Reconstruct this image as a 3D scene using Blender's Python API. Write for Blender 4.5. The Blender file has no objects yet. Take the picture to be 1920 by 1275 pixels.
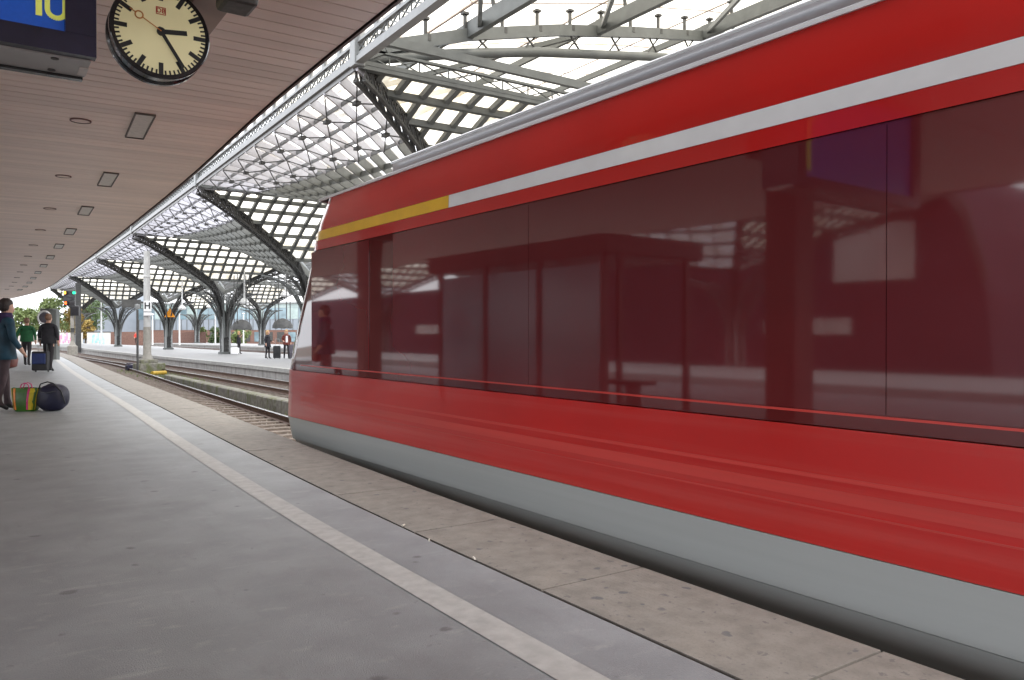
import bpy, bmesh, math, random
from mathutils import Vector, Matrix
random.seed(7)
R = math.radians
PI = math.pi
scene = bpy.context.scene
col = scene.collection

# ------------------------------------------------------------------ camera
cam = bpy.data.cameras.new('camera')
cam.sensor_width = 36.0
cam.lens = 1480.0 / 1920.0 * 36.0
cam.clip_end = 3000
cam.clip_start = 0.05
co = bpy.data.objects.new('camera', cam)
col.objects.link(co)
co.location = (0, 0, 1.25)
co.rotation_euler = (R(90 - 0.48), 0, R(-34.31))
scene.camera = co

# ------------------------------------------------------------------ sky
world = bpy.data.worlds.new('World')
scene.world = world
world.use_nodes = True
wn = world.node_tree.nodes
wl = world.node_tree.links
wn.clear()
wo = wn.new('ShaderNodeOutputWorld')
wb = wn.new('ShaderNodeBackground')
sky = wn.new('ShaderNodeTexSky')
sky.sky_type = 'NISHITA'
sky.sun_disc = False
sky.sun_elevation = R(48)
sky.sun_rotation = R(100)
sky.air_density = 1.0
sky.dust_density = 2.5
hs = wn.new('ShaderNodeHueSaturation')
hs.inputs['Saturation'].default_value = 0.30
mixc = wn.new('ShaderNodeMixRGB')
tc = wn.new('ShaderNodeTexCoord')
mp = wn.new('ShaderNodeMapping')
mp.inputs['Scale'].default_value = (1.0, 1.0, 2.6)
nz = wn.new('ShaderNodeTexNoise')
nz.inputs['Scale'].default_value = 2.2
nz.inputs['Detail'].default_value = 6
cr = wn.new('ShaderNodeValToRGB')
cr.color_ramp.elements[0].position = 0.3
cr.color_ramp.elements[0].color = (6.2, 6.5, 7.0, 1)
cr.color_ramp.elements[1].position = 0.75
cr.color_ramp.elements[1].color = (11, 11.1, 11.4, 1)
mixc.inputs[0].default_value = 0.75
wl.new(tc.outputs['Generated'], mp.inputs[0])
wl.new(mp.outputs[0], nz.inputs['Vector'])
wl.new(nz.outputs['Fac'], cr.inputs[0])
wl.new(sky.outputs[0], hs.inputs['Color'])
wl.new(hs.outputs[0], mixc.inputs[1])
wl.new(cr.outputs[0], mixc.inputs[2])
wl.new(mixc.outputs[0], wb.inputs[0])
wb.inputs[1].default_value = 0.15
wl.new(wb.outputs[0], wo.inputs[0])

# ------------------------------------------------------------------ sun (overcast)
sl = bpy.data.lights.new('sun', 'SUN')
sl.energy = 1.2
sl.angle = R(20)
sl.color = (1, 0.96, 0.9)
so = bpy.data.objects.new('sun', sl)
col.objects.link(so)
so.rotation_euler = (R(42), 0, R(10))

scene.view_settings.view_transform = 'Standard'
scene.view_settings.look = 'None'
scene.view_settings.gamma = 1
scene.view_settings.exposure = 1.50
scene.render.engine = 'CYCLES'
scene.cycles.use_denoising = True
scene.cycles.max_bounces = 8
scene.cycles.transparent_max_bounces = 16
scene.cycles.sample_clamp_indirect = 6
scene.cycles.caustics_reflective = False
scene.cycles.caustics_refractive = False


# ------------------------------------------------------------------ materials
def mat(name, c, rough=0.6, metal=0.0, var=0.12, scale=6.0, bump=0.0, bscale=60.0, stretch=(1, 1, 1), wpos=False,
        coat=0.0, spec=0.5, emit=0.0, c2=None, detail=5, lo=0.35, hi=0.68, ior=None):
    m = bpy.data.materials.new(name)
    m.use_nodes = True
    n = m.node_tree.nodes
    l = m.node_tree.links
    b = n['Principled BSDF']
    b.inputs['Roughness'].default_value = rough
    b.inputs['Metallic'].default_value = metal
    b.inputs['Specular IOR Level'].default_value = spec
    b.inputs['Coat Weight'].default_value = coat
    b.inputs['Coat Roughness'].default_value = 0.03
    if ior:
        b.inputs['IOR'].default_value = ior
    t = n.new('ShaderNodeTexCoord')
    mpn = n.new('ShaderNodeMapping')
    mpn.inputs['Scale'].default_value = stretch
    if wpos:
        t = n.new('ShaderNodeNewGeometry')
    l.new(t.outputs['Position' if wpos else 'Object'], mpn.inputs[0])
    a = n.new('ShaderNodeTexNoise')
    a.inputs['Scale'].default_value = scale
    a.inputs['Detail'].default_value = detail
    l.new(mpn.outputs[0], a.inputs['Vector'])
    r = n.new('ShaderNodeValToRGB')
    if c2 is None:
        k0 = 1 - var
        k1 = 1 + var
        ca = tuple(x * k0 for x in c)
        cb = tuple(min(1, x * k1) for x in c)
    else:
        ca, cb = c, c2
    r.color_ramp.elements[0].position = lo
    r.color_ramp.elements[1].position = hi
    r.color_ramp.elements[0].color = (*ca, 1)
    r.color_ramp.elements[1].color = (*cb, 1)
    l.new(a.outputs['Fac'], r.inputs[0])
    l.new(r.outputs[0], b.inputs['Base Color'])
    if emit > 0:
        b.inputs['Emission Strength'].default_value = emit
        l.new(r.outputs[0], b.inputs['Emission Color'])
    if bump > 0:
        a2 = n.new('ShaderNodeTexNoise')
        a2.inputs['Scale'].default_value = bscale
        a2.inputs['Detail'].default_value = 6
        l.new(mpn.outputs[0], a2.inputs['Vector'])
        bp = n.new('ShaderNodeBump')
        bp.inputs['Strength'].default_value = bump
        bp.inputs['Distance'].default_value = 0.02
        l.new(a2.outputs['Fac'], bp.inputs['Height'])
        l.new(bp.outputs[0], b.inputs['Normal'])
    m['out'] = 1
    return m


def spots(m, scale, thr, dark, stretch=(1, 1, 1), soft=0.03, jitter=0.0, lim=None):
    """multiply/replace base colour by blotches (chewing gum, scuffs, stains)"""
    n = m.node_tree.nodes
    l = m.node_tree.links
    b = n['Principled BSDF']
    src = b.inputs['Base Color'].links[0].from_socket
    t = n.new('ShaderNodeNewGeometry')
    mpn = n.new('ShaderNodeMapping')
    mpn.inputs['Scale'].default_value = stretch
    l.new(t.outputs['Position'], mpn.inputs[0])
    w = n.new('ShaderNodeTexNoise')
    w.inputs['Scale'].default_value = scale * 2.5
    l.new(mpn.outputs[0], w.inputs['Vector'])
    mx = n.new('ShaderNodeMixRGB')
    mx.blend_type = 'ADD'
    mx.inputs[0].default_value = jitter
    l.new(mpn.outputs[0], mx.inputs[1])
    l.new(w.outputs['Color'], mx.inputs[2])
    v = n.new('ShaderNodeTexVoronoi')
    v.voronoi_dimensions = '2D'
    v.inputs['Scale'].default_value = scale
    l.new(mx.outputs[0], v.inputs['Vector'])
    # random size per cell
    s = n.new('ShaderNodeSeparateColor')
    l.new(v.outputs['Color'], s.inputs[0])
    mu = n.new('ShaderNodeMath')
    mu.operation = 'MULTIPLY'
    l.new(s.outputs[0], mu.inputs[0])
    l.new(s.outputs[0], mu.inputs[1])
    mm = n.new('ShaderNodeMath')
    mm.operation = 'MULTIPLY'
    mm.inputs[1].default_value = thr
    l.new(mu.outputs[0], mm.inputs[0])
    sb = n.new('ShaderNodeMath')
    sb.operation = 'SUBTRACT'
    l.new(mm.outputs[0], sb.inputs[0])
    l.new(v.outputs['Distance'], sb.inputs[1])
    mr = n.new('ShaderNodeMapRange')
    mr.inputs['From Min'].default_value = 0
    mr.inputs['From Max'].default_value = soft
    l.new(sb.outputs[0], mr.inputs[0])
    mc = n.new('ShaderNodeMixRGB')
    l.new(mr.outputs[0], mc.inputs[0])
    l.new(src, mc.inputs[1])
    mc.inputs[2].default_value = (*dark, 1)
    l.new(mc.outputs[0], b.inputs['Base Color'])
    return m


def streak(m, c, scale, stretch, lo, hi, amount=1.0, rot=0.0):
    """mix in large soft streaks of another colour"""
    n = m.node_tree.nodes
    l = m.node_tree.links
    b = n['Principled BSDF']
    src = b.inputs['Base Color'].links[0].from_socket
    t = n.new('ShaderNodeNewGeometry')
    mpn = n.new('ShaderNodeMapping')
    mpn.inputs['Scale'].default_value = stretch
    mpn.inputs['Rotation'].default_value = (0, 0, rot)
    l.new(t.outputs['Position'], mpn.inputs[0])
    a = n.new('ShaderNodeTexNoise')
    a.inputs['Scale'].default_value = scale
    a.inputs['Detail'].default_value = 8
    a.inputs['Roughness'].default_value = 0.65
    l.new(mpn.outputs[0], a.inputs['Vector'])
    r = n.new('ShaderNodeMapRange')
    r.inputs['From Min'].default_value = lo
    r.inputs['From Max'].default_value = hi
    r.inputs['To Max'].default_value = amount
    l.new(a.outputs['Fac'], r.inputs[0])
    mc = n.new('ShaderNodeMixRGB')
    l.new(r.outputs[0], mc.inputs[0])
    l.new(src, mc.inputs[1])
    mc.inputs[2].default_value = (*c, 1)
    l.new(mc.outputs[0], b.inputs['Base Color'])
    return m


def pane_mat(name, c, tr=0.5, tint=None):
    m = bpy.data.materials.new(name)
    m.use_nodes = True
    n = m.node_tree.nodes
    l = m.node_tree.links
    n.clear()
    o = n.new('ShaderNodeOutputMaterial')
    a = n.new('ShaderNodeBsdfTranslucent')
    t = n.new('ShaderNodeBsdfTransparent')
    t.inputs[0].default_value = (*(tint or c), 1)
    g = n.new('ShaderNodeTexNoise')
    g.inputs['Scale'].default_value = 1.3
    g.inputs['Detail'].default_value = 6
    tcn = n.new('ShaderNodeTexCoord')
    l.new(tcn.outputs['Object'], g.inputs['Vector'])
    r = n.new('ShaderNodeValToRGB')
    r.color_ramp.elements[0].position = 0.3
    r.color_ramp.elements[0].color = (c[0] * .62, c[1] * .55, c[2] * .44, 1)
    r.color_ramp.elements[1].position = 0.6
    r.color_ramp.elements[1].color = (*c, 1)
    l.new(g.outputs['Fac'], r.inputs[0])
    l.new(r.outputs[0], a.inputs[0])
    mx = n.new('ShaderNodeMixShader')
    mx.inputs[0].default_value = tr
    l.new(a.outputs[0], mx.inputs[1])
    l.new(t.outputs[0], mx.inputs[2])
    l.new(mx.outputs[0], o.inputs[0])
    return m


M = {}
M['asphalt'] = mat('asphalt', (.265, .277, .289), .45, wpos=True, var=.13, scale=2.2, bump=.25, bscale=160, detail=9, spec=.45)
spots(M['asphalt'], 2.3, .10, (.14, .14, .145), stretch=(1, 1, 1), soft=.04, jitter=.12)
spots(M['asphalt'], 5.5, .09, (.20, .20, .205), stretch=(1, 1, 1), soft=.05, jitter=.15)
streak(M['asphalt'], (.56, .56, .55), 1.9, (.5, 2.6, 1), .60, .74, .4)
streak(M['asphalt'], (.46, .46, .455), 5, (1.0, 1.6, 1), .58, .74, .45, rot=-.3)
streak(M['asphalt'], (.18, .18, .185), .9, (1, 1, 1), .52, .75, .6)
streak(M['asphalt'], (.42, .42, .42), 60, (1, 1, 1), .56, .74, .4)
streak(M['asphalt'], (.15, .15, .155), 90, (1, 1, 1), .57, .72, .45)
streak(M['asphalt'], (.19, .19, .195), 3.2, (2.2, .5, 1), .56, .74, .45, rot=.9)
M['slab'] = mat('slab_concrete', (.232, .215, .193), .75, wpos=True, var=.14, scale=9, bump=.0)
# small raised diamond relief on the edge slabs
n_ = M['slab'].node_tree.nodes
l_ = M['slab'].node_tree.links
tc_ = n_.new('ShaderNodeTexCoord')
mp_ = n_.new('ShaderNodeMapping')
mp_.inputs['Rotation'].default_value = (0, 0, R(45))
ck_ = n_.new('ShaderNodeTexChecker')
ck_.inputs['Scale'].default_value = 46
l_.new(tc_.outputs['Object'], mp_.inputs[0])
l_.new(mp_.outputs[0], ck_.inputs['Vector'])
bp_ = n_.new('ShaderNodeBump')
bp_.inputs['Strength'].default_value = .55
bp_.inputs['Distance'].default_value = .006
l_.new(ck_.outputs['Fac'], bp_.inputs['Height'])
l_.new(bp_.outputs[0], n_['Principled BSDF'].inputs['Normal'])
spots(M['slab'], 6.5, .17, (.125, .125, .13), soft=.05, jitter=.06)
spots(M['slab'], 14, .2, (.16, .15, .145), soft=.06, jitter=.06)
streak(M['slab'], (.33, .295, .255), 3, (1, 1, 1), .5, .75, .5)
streak(M['slab'], (.14, .135, .125), 70, (1, 1, 1), .52, .70, .5)
streak(M['slab'], (.40, .37, .33), 85, (1, 1, 1), .58, .74, .4)
M['stripe'] = mat('pale_stripe', (.46, .455, .44), .6, var=.1, scale=14, bump=.2, bscale=200)
streak(M['stripe'], (.3, .3, .3), 6, (1, 1, 1), .55, .8, .7)
M['joint'] = mat('joint_sealant', (.05, .048, .045), .8, var=.3, scale=40)
streak(M['joint'], (.22, .2, .18), 30, (1, 1, 1), .55, .7, .7)
M['conc'] = mat('concrete', (.36, .355, .34), .85, var=.12, scale=4, bump=.3, bscale=30)
M['conc_top'] = mat('far_platform_top', (.27, .27, .27), .6, var=.08, scale=1.5)
M['conc_wall'] = mat('platform_wall', (.34, .33, .32), .85, var=.15, scale=3, bump=.2, bscale=20)
streak(M['conc_wall'], (.14, .125, .11), 1.6, (2.2, 2.2, .25), .5, .75, .8)
M['mossy'] = mat('mossy_concrete', (.2, .19, .165), .9, var=.25, scale=8, bump=.6, bscale=14)
streak(M['mossy'], (.10, .115, .035), 2.5, (1, 1, .5), .48, .62, .8)
M['ballast'] = mat('ballast', (.11, .095, .08), .95, var=.5, scale=26, bump=1.0, bscale=22, c2=(.24, .21, .185), lo=.3, hi=.72)
M['stone'] = mat('ballast_stone', (.14, .12, .10), .9, var=.35, scale=3, c2=(.30, .27, .24))
M['rail'] = mat('rusty_rail', (.11, .06, .04), .6, metal=.3, var=.3, scale=20)
M['railtop'] = mat('polished_rail_head', (.5, .5, .52), .25, metal=1, var=.05)
M['sleeper'] = mat('sleeper', (.16, .13, .11), .9, var=.3, scale=10)
M['board'] = mat('ceiling_board', (.93, .75, .665), .45, wpos=True, var=.05, scale=1.1, stretch=(.5, 3, 1), spec=.35)
_n, _l = M['board'].node_tree.nodes, M['board'].node_tree.links
_b = _n['Principled BSDF']
_src = _b.inputs['Base Color'].links[0].from_socket
_oi = _n.new('ShaderNodeObjectInfo')
_mr = _n.new('ShaderNodeMapRange')
_mr.inputs['To Min'].default_value = .93
_mr.inputs['To Max'].default_value = 1.05
_l.new(_oi.outputs['Random'], _mr.inputs[0])
_hv = _n.new('ShaderNodeHueSaturation')
_l.new(_mr.outputs[0], _hv.inputs['Value'])
_l.new(_src, _hv.inputs['Color'])
_l.new(_hv.outputs[0], _b.inputs['Base Color'])
M['board_gap'] = mat('dark_gap', (.09, .04, .035), .9)
M['fascia'] = mat('brown_fascia', (.12, .07, .06), .6)
M['steel'] = mat('grey_painted_steel', (.105, .113, .11), .5, var=.12, scale=3, metal=.0)
M['steel_l'] = mat('light_grey_steel', (.24, .25, .25), .45, var=.08, scale=3)
M['steel_d'] = mat('dark_grey_steel', (.055, .055, .053), .6, var=.25, scale=5)
M['rib_w'] = mat('white_rib', (.50, .50, .54), .5, var=.04)
M['rib_g'] = mat('grey_rib', (.135, .14, .13), .6, var=.1)
M['pane_w'] = pane_mat('milky_roof_glass', (.95, .96, 1), .62)
M['pane_c'] = pane_mat('cream_roof_glass', (1, .95, .84), .5)
M['red'] = mat('train_red', (.56, .011, .008), .25, var=.05, scale=1.2, coat=.7)
M['red_lower'] = mat('train_red_lower', (.56, .012, .009), .3, var=.05, scale=1.2, coat=.5)
streak(M['red_lower'], (.56, .085, .07), 1.3, (1, .07, 5), .50, .72, .55)
M['redlight'] = mat('train_red_light', (.58, .05, .04), .35, var=.1, scale=2, coat=.3, stretch=(1, .15, 6))
M['maroon'] = mat('maroon_tinted_glass', (.165, .020, .023), .04, var=.3, scale=.5, coat=.0, ior=1.80, stretch=(1, .3, .8))
M['maroon2'] = mat('dark_window_post', (.13, .014, .015), .04, var=.15, scale=.6, ior=1.72)
M['stripew'] = mat('train_white', (.84, .86, .87), .3, var=.03, coat=.5)
M['stripey'] = mat('train_yellow', (.93, .55, .03), .3, var=.05, coat=.4)
M['skirt'] = mat('train_grey', (.46, .49, .485), .38, var=.09, scale=1.4, coat=.2, stretch=(1, .07, 4))
M['silver'] = mat('train_roof_silver', (.52, .53, .56), .28, metal=.75, var=.1, scale=1, stretch=(1, .2, 1))
M['under'] = mat('underframe', (.02, .02, .02), .8)
M['navy'] = mat('display_frame', (.012, .010, .03), .25, var=.2)
M['blue'] = mat('display_blue', (.006, .065, .36), .3, var=.05, scale=60, emit=.11)
M['yel'] = mat('display_yellow', (.60, .62, .12), .3, var=.03, scale=20, emit=.12)
M['alu'] = mat('display_underside', (.46, .45, .43), .4, var=.05, scale=8)
M['black'] = mat('black_plastic', (.015, .015, .017), .22, var=.2, coat=.6)
M['clock'] = mat('clock_face', (.70, .63, .36), .35, var=.05, scale=3, emit=.10)
M['redlogo'] = mat('red_print', (.6, .06, .04), .5)
M['brass'] = mat('second_hand', (.62, .22, .05), .5)
M['frame_d'] = mat('light_frame', (.14, .115, .10), .6)
M['lens'] = mat('light_lens', (.66, .60, .55), .4, var=.1, scale=20)
M['duct'] = mat('brown_duct', (.33, .24, .20), .5, var=.1, scale=3)
M['spk'] = mat('dark_speaker', (.06, .055, .05), .5, var=.3, scale=20)
M['post'] = mat('catenary_post', (.27, .255, .225), .7, var=.15, scale=5)
M['post_l'] = mat('catenary_post_light', (.42, .42, .41), .6, var=.08, scale=5)
M['white'] = mat('white_enamel', (.8, .8, .8), .5, var=.03)
M['txt'] = mat('black_print', (.02, .02, .02), .6)
M['yellow'] = mat('yellow_paint', (.45, .29, .03), .5, var=.15, scale=10)
M['orangesign'] = mat('orange_warning', (.85, .32, .01), .5, var=.1, scale=9)
M['brick'] = mat('brick_wall', (.17, .095, .075), .85, var=.25, scale=8)
M['facade'] = mat('blue_grey_panel', (.24, .27, .31), .5, var=.08, scale=.6)
M['glass_b'] = mat('facade_glass', (.17, .25, .29), .15, var=.35, scale=.5, spec=.8)
M['glass_g'] = mat('green_roof_glass', (.32, .40, .39), .2, var=.15, scale=.8, spec=.7)
M['graf'] = mat('whitewashed_wall', (.55, .53, .50), .8, var=.1, scale=2)
M['pink'] = mat('pink_graffiti', (.75, .25, .38), .8, var=.3, scale=2)
M['cyan'] = mat('cyan_graffiti', (.35, .65, .75), .8, var=.3, scale=2)
M['leaf'] = mat('leaf_green', (.05, .085, .03), .7, c2=(.09, .13, .045), scale=.8)
M['leaf2'] = mat('leaf_light_green', (.10, .145, .045), .7, c2=(.17, .21, .07), scale=.8)
M['leafy'] = mat('leaf_yellow', (.24, .15, .035), .7, c2=(.30, .23, .06), scale=.8)
M['bark'] = mat('bark', (.10, .08, .06), .9, var=.3, scale=8)
M['grass'] = mat('weeds', (.07, .12, .03), .9, c2=(.2, .22, .08), scale=6)
M['skin'] = mat('skin', (.52, .30, .22), .5, var=.06)
M['teal'] = mat('teal_jacket', (.004, .035, .06), .7, var=.4, scale=5, bump=.5, bscale=12)
M['teal_l'] = mat('teal_panel', (.012, .16, .24), .7, var=.2, scale=6)
M['scarf'] = mat('purple_scarf', (.03, .015, .06), .9, var=.4, scale=20)
M['greenj'] = mat('green_jumper', (.010, .095, .032), .8, var=.2, scale=6, bump=.4, bscale=14)
M['blackj'] = mat('black_jacket', (.012, .011, .016), .75, var=.3, scale=8, bump=.4, bscale=14)
M['trs'] = mat('dark_trousers', (.018, .015, .018), .8, var=.3, scale=8, bump=.3, bscale=16)
M['jeans'] = mat('brownish_trousers', (.05, .03, .035), .8, var=.3, scale=8, bump=.3, bscale=16)
M['shoe'] = mat('dark_shoe', (.012, .012, .012), .5)
M['hair_d'] = mat('dark_hair', (.022, .014, .012), .6, var=.5, scale=30, stretch=(1, 1, .2), bump=.5, bscale=60)
M['hair_b'] = mat('blond_hair', (.48, .30, .13), .6, var=.3, scale=30, stretch=(1, 1, .2))
M['hair_m'] = mat('brown_hair', (.20, .11, .07), .6, var=.3, scale=30, stretch=(1, 1, .2))
M['leather'] = mat('red_brown_leather', (.13, .025, .015), .5, var=.3, scale=6)
M['bagg'] = mat('bag_green', (.04, .13, .012), .4, var=.3, scale=5, bump=.4, bscale=9)
M['bagy'] = mat('bag_yellow', (.55, .42, .02), .4, var=.1, scale=5)
M['bago'] = mat('bag_orange', (.75, .22, .02), .4, var=.1, scale=5)
M['bagp'] = mat('bag_pink', (.55, .03, .16), .4, var=.1, scale=5)
M['navyb'] = mat('navy_nylon', (.012, .012, .035), .5, var=.3, scale=6, bump=.6, bscale=7)
M['bluec'] = mat('blue_case', (.010, .025, .11), .6, var=.2, scale=6)
M['blackc'] = mat('black_case', (.012, .012, .014), .6, var=.2, scale=6)
M['greyc'] = mat('grey_case', (.10, .09, .11), .6, var=.2, scale=6)
M['shelter'] = mat('shelter_panel', (.10, .03, .03), .4, var=.2, scale=1)
M['colm'] = mat('canopy_column', (.20, .10, .09), .6, var=.15, scale=2)
M['lampr'] = mat('signal_red_lit', (1, .12, .02), .4, emit=1.2, var=0)
M['lampo'] = mat('signal_orange_lit', (1, .45, .05), .4, emit=1.0, var=0)
M['lampg'] = mat('signal_green_lit', (.02, .7, .3), .4, emit=.8, var=0)
M['mirror'] = mat('mirror', (.7, .72, .75), .05, metal=1, var=.02)
M['lampw'] = mat('pendant_white', (.62, .63, .63), .4, var=.05)
M['litter'] = mat('paper_litter', (.75, .7, .62), .8, var=.1)

WM = {}


def root(name, loc=(0, 0, 0), rz=0.0, label=None, cat=None, group=None, kind=None):
    o = bpy.data.objects.new(name, None)
    o.empty_display_size = .3
    col.objects.link(o)
    o.location = loc
    o.rotation_euler = (0, 0, rz)
    WM[o.name] = Matrix.Translation(Vector(loc)) @ Matrix.Rotation(rz, 4, 'Z')
    return tag(o, label, cat, group, kind)


def tag(o, label=None, cat=None, group=None, kind=None):
    if label: o['label'] = label
    if cat: o['category'] = cat
    if group: o['group'] = group
    if kind: o['kind'] = kind
    return o


class MB:
    def __init__(s):
        s.v = []
        s.f = []
        s.mi = []
        s.cur = 0

    def add(s, vs, fs):
        b = len(s.v)
        s.v += [tuple(x) for x in vs]
        for f in fs:
            s.f.append([b + i for i in f])
            s.mi.append(s.cur)

    def quad(s, a, b, c, d):
        s.add([a, b, c, d], [(0, 1, 2, 3)])

    def box(s, c, d, rz=0.0):
        hx, hy, hz = d[0] / 2, d[1] / 2, d[2] / 2
        cs, sn = math.cos(rz), math.sin(rz)
        vs = []
        for z in (-hz, hz):
            for x, y in ((-hx, -hy), (hx, -hy), (hx, hy), (-hx, hy)):
                vs.append((c[0] + x * cs - y * sn, c[1] + x * sn + y * cs, c[2] + z))
        s.add(vs, [(0, 3, 2, 1), (4, 5, 6, 7), (0, 1, 5, 4), (1, 2, 6, 5), (2, 3, 7, 6), (3, 0, 4, 7)])

    def beam(s, a, b, w, h, up=(0, 0, 1)):
        a = Vector(a)
        b = Vector(b)
        d = (b - a)
        if d.length < 1e-6: return
        d.normalize()
        u = Vector(up)
        x = d.cross(u)
        if x.length < 1e-4:
            x = d.cross(Vector((1, 0, 0)))
        x.normalize()
        y = x.cross(d)
        vs = []
        for p in (a, b):
            for i, j in ((-1, -1), (1, -1), (1, 1), (-1, 1)):
                vs.append(p + x * (i * w / 2) + y * (j * h / 2))
        s.add(vs, [(0, 3, 2, 1), (4, 5, 6, 7), (0, 1, 5, 4), (1, 2, 6, 5), (2, 3, 7, 6), (3, 0, 4, 7)])

    def path(s, pts, w, h, up=(0, 0, 1)):
        for a, b in zip(pts[:-1], pts[1:]):
            s.beam(a, b, w, h, up)

    def tube(s, pts, r, n=8, cap=True):
        pts = [Vector(p) for p in pts]
        rs = r if isinstance(r, (list, tuple)) else [r] * len(pts)
        rings = []
        px = None
        for i, p in enumerate(pts):
            d = (pts[min(i + 1, len(pts) - 1)] - pts[max(i - 1, 0)]).normalized()
            if px is None:
                px = d.cross(Vector((0, 0, 1)))
                if px.length < 1e-3: px = Vector((1, 0, 0))
            px = (px - d * px.dot(d)).normalized()
            py = d.cross(px)
            rings.append([p + (px * math.cos(2 * PI * k / n) + py * math.sin(2 * PI * k / n)) * rs[i] for k in range(n)])
        b = len(s.v)
        for rg in rings: s.v += [tuple(x) for x in rg]
        for i in range(len(pts) - 1):
            for k in range(n):
                k2 = (k + 1) % n
                s.f.append([b + i * n + k, b + i * n + k2, b + (i + 1) * n + k2, b + (i + 1) * n + k])
                s.mi.append(s.cur)
        if cap:
            s.f.append([b + k for k in range(n)][::-1])
            s.mi.append(s.cur)
            s.f.append([b + (len(pts) - 1) * n + k for k in range(n)])
            s.mi.append(s.cur)

    def lathe(s, c, prof, n=20, axis='Z'):
        """prof: list of (r, h)"""
        b = len(s.v)
        for r, h in prof:
            for k in range(n):
                a = 2 * PI * k / n
                p = (r * math.cos(a), r * math.sin(a), h)
                if axis == 'Y': p = (p[0], -p[2], p[1])
                if axis == 'X': p = (p[2], p[0], p[1])
                s.v.append((c[0] + p[0], c[1] + p[1], c[2] + p[2]))
        for i in range(len(prof) - 1):
            for k in range(n):
                k2 = (k + 1) % n
                s.f.append([b + i * n + k, b + i * n + k2, b + (i + 1) * n + k2, b + (i + 1) * n + k])
                s.mi.append(s.cur)

    def loft(s, rows, close=False):
        b = len(s.v)
        n = len(rows[0])
        for r in rows: s.v += [tuple(x) for x in r]
        for i in range(len(rows) - 1):
            for k in range(n if close else n - 1):
                k2 = (k + 1) % n
                s.f.append([b + i * n + k, b + i * n + k2, b + (i + 1) * n + k2, b + (i + 1) * n + k])
                s.mi.append(s.cur)

    def mesh(s, name):
        me = bpy.data.meshes.new(name)
        me.from_pydata(s.v, [], s.f)
        me.update()
        return me

    def build(s, name, m, parent=None, smooth=False, local=False, kind=None, bevel=0, fix=True):
        me = s.mesh(name)
        ms = m if isinstance(m, (list, tuple)) else [m]
        for x in ms: me.materials.append(x)
        if len(ms) > 1:
            for p, i in zip(me.polygons, s.mi): p.material_index = i
        if fix:
            bm = bmesh.new()
            bm.from_mesh(me)
            bmesh.ops.recalc_face_normals(bm, faces=bm.faces)
            bm.to_mesh(me)
            bm.free()
        if smooth:
            for p in me.polygons: p.use_smooth = True
            try:
                me.set_sharp_from_angle(angle=R(40))
            except Exception:
                pass
        o = bpy.data.objects.new(name, me)
        col.objects.link(o)
        if parent is not None: adopt(o, parent, local)
        if kind: o['kind'] = kind
        if bevel:
            md = o.modifiers.new('bevel', 'BEVEL')
            md.width = bevel
            md.segments = 2
            md.limit_method = 'ANGLE'
        return o


def adopt(o, parent, local=False):
    o.parent = parent
    if not local and parent.name in WM:
        o.matrix_parent_inverse = WM[parent.name].inverted()


def interp(tab, y):
    """Catmull-ish smooth interpolation of X over Y"""
    if y <= tab[0][0]: return tab[0][1]
    if y >= tab[-1][0]:
        (a, b), (c, d) = tab[-2], tab[-1]
        return d + (d - b) / (c - a) * (y - c)
    for i in range(len(tab) - 1):
        if tab[i][0] <= y <= tab[i + 1][0]:
            y0, x0 = tab[i]
            y1, x1 = tab[i + 1]
            m0 = (tab[i + 1][1] - tab[i - 1][1]) / (tab[i + 1][0] - tab[i - 1][0]) if i > 0 else (x1 - x0) / (y1 - y0)
            m1 = (tab[i + 2][1] - tab[i][1]) / (tab[i + 2][0] - tab[i][0]) if i + 2 < len(tab) else (x1 - x0) / (y1 - y0)
            h = y1 - y0
            t = (y - y0) / h
            return (2 * t**3 - 3 * t**2 + 1) * x0 + (t**3 - 2 * t**2 + t) * h * m0 + (-2 * t**3 + 3 * t**2) * x1 + (t**3 - t**2) * h * m1


EDGE = [(-12, 2.97), (0, 2.97), (4.7, 2.97), (8.2, 3.06), (14.7, 3.32), (22, 3.55), (30.3, 3.85), (42, 4.35), (52, 4.62), (62, 4.35), (75, 2.9), (92, -.8), (110, -6.5), (130, -14)]
CANO = [(-12, 2.75), (0, 2.75), (8, 2.77), (13.7, 2.98), (20, 3.12), (28.4, 3.26), (40, 3.42), (52, 3.49), (60, 3.12), (73.4, 1.72), (88, -1.4), (110, -8.5)]
FAR = [(-12, 11.0), (10, 11.0), (33, 10.92), (45, 10.6), (60, 9.95), (80, 9.4), (97, 9.0), (125, 6.5), (160, 0)]


def frame(tab, y, off=0.0):
    """point on curve offset sideways (+ = away from our platform) and its heading"""
    x = interp(tab, y)
    dx = interp(tab, y + .3) - interp(tab, y - .3)
    a = math.atan2(dx, .6)
    return (x + off * math.cos(a), y - off * math.sin(a)), a


def strip(mb, tab, y0, y1, step, prof, off0=0.0, close=False):
    rows = []
    n = max(1, int(round((y1 - y0) / step)))
    for i in range(n + 1):
        y = y0 + (y1 - y0) * i / n
        row = []
        for o, z in prof:
            (px, py), a = frame(tab, y, o + off0)
            row.append((px, py, z))
        rows.append(row)
    mb.loft(rows, close)


# ================================================================== SETTING
mb = MB()
mb.quad((-1500, -1500, -.80), (1500, -1500, -.80), (1500, 1500, -.80), (-1500, 1500, -.80))
mb.build('ground', M['ballast'], kind='structure')

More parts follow.
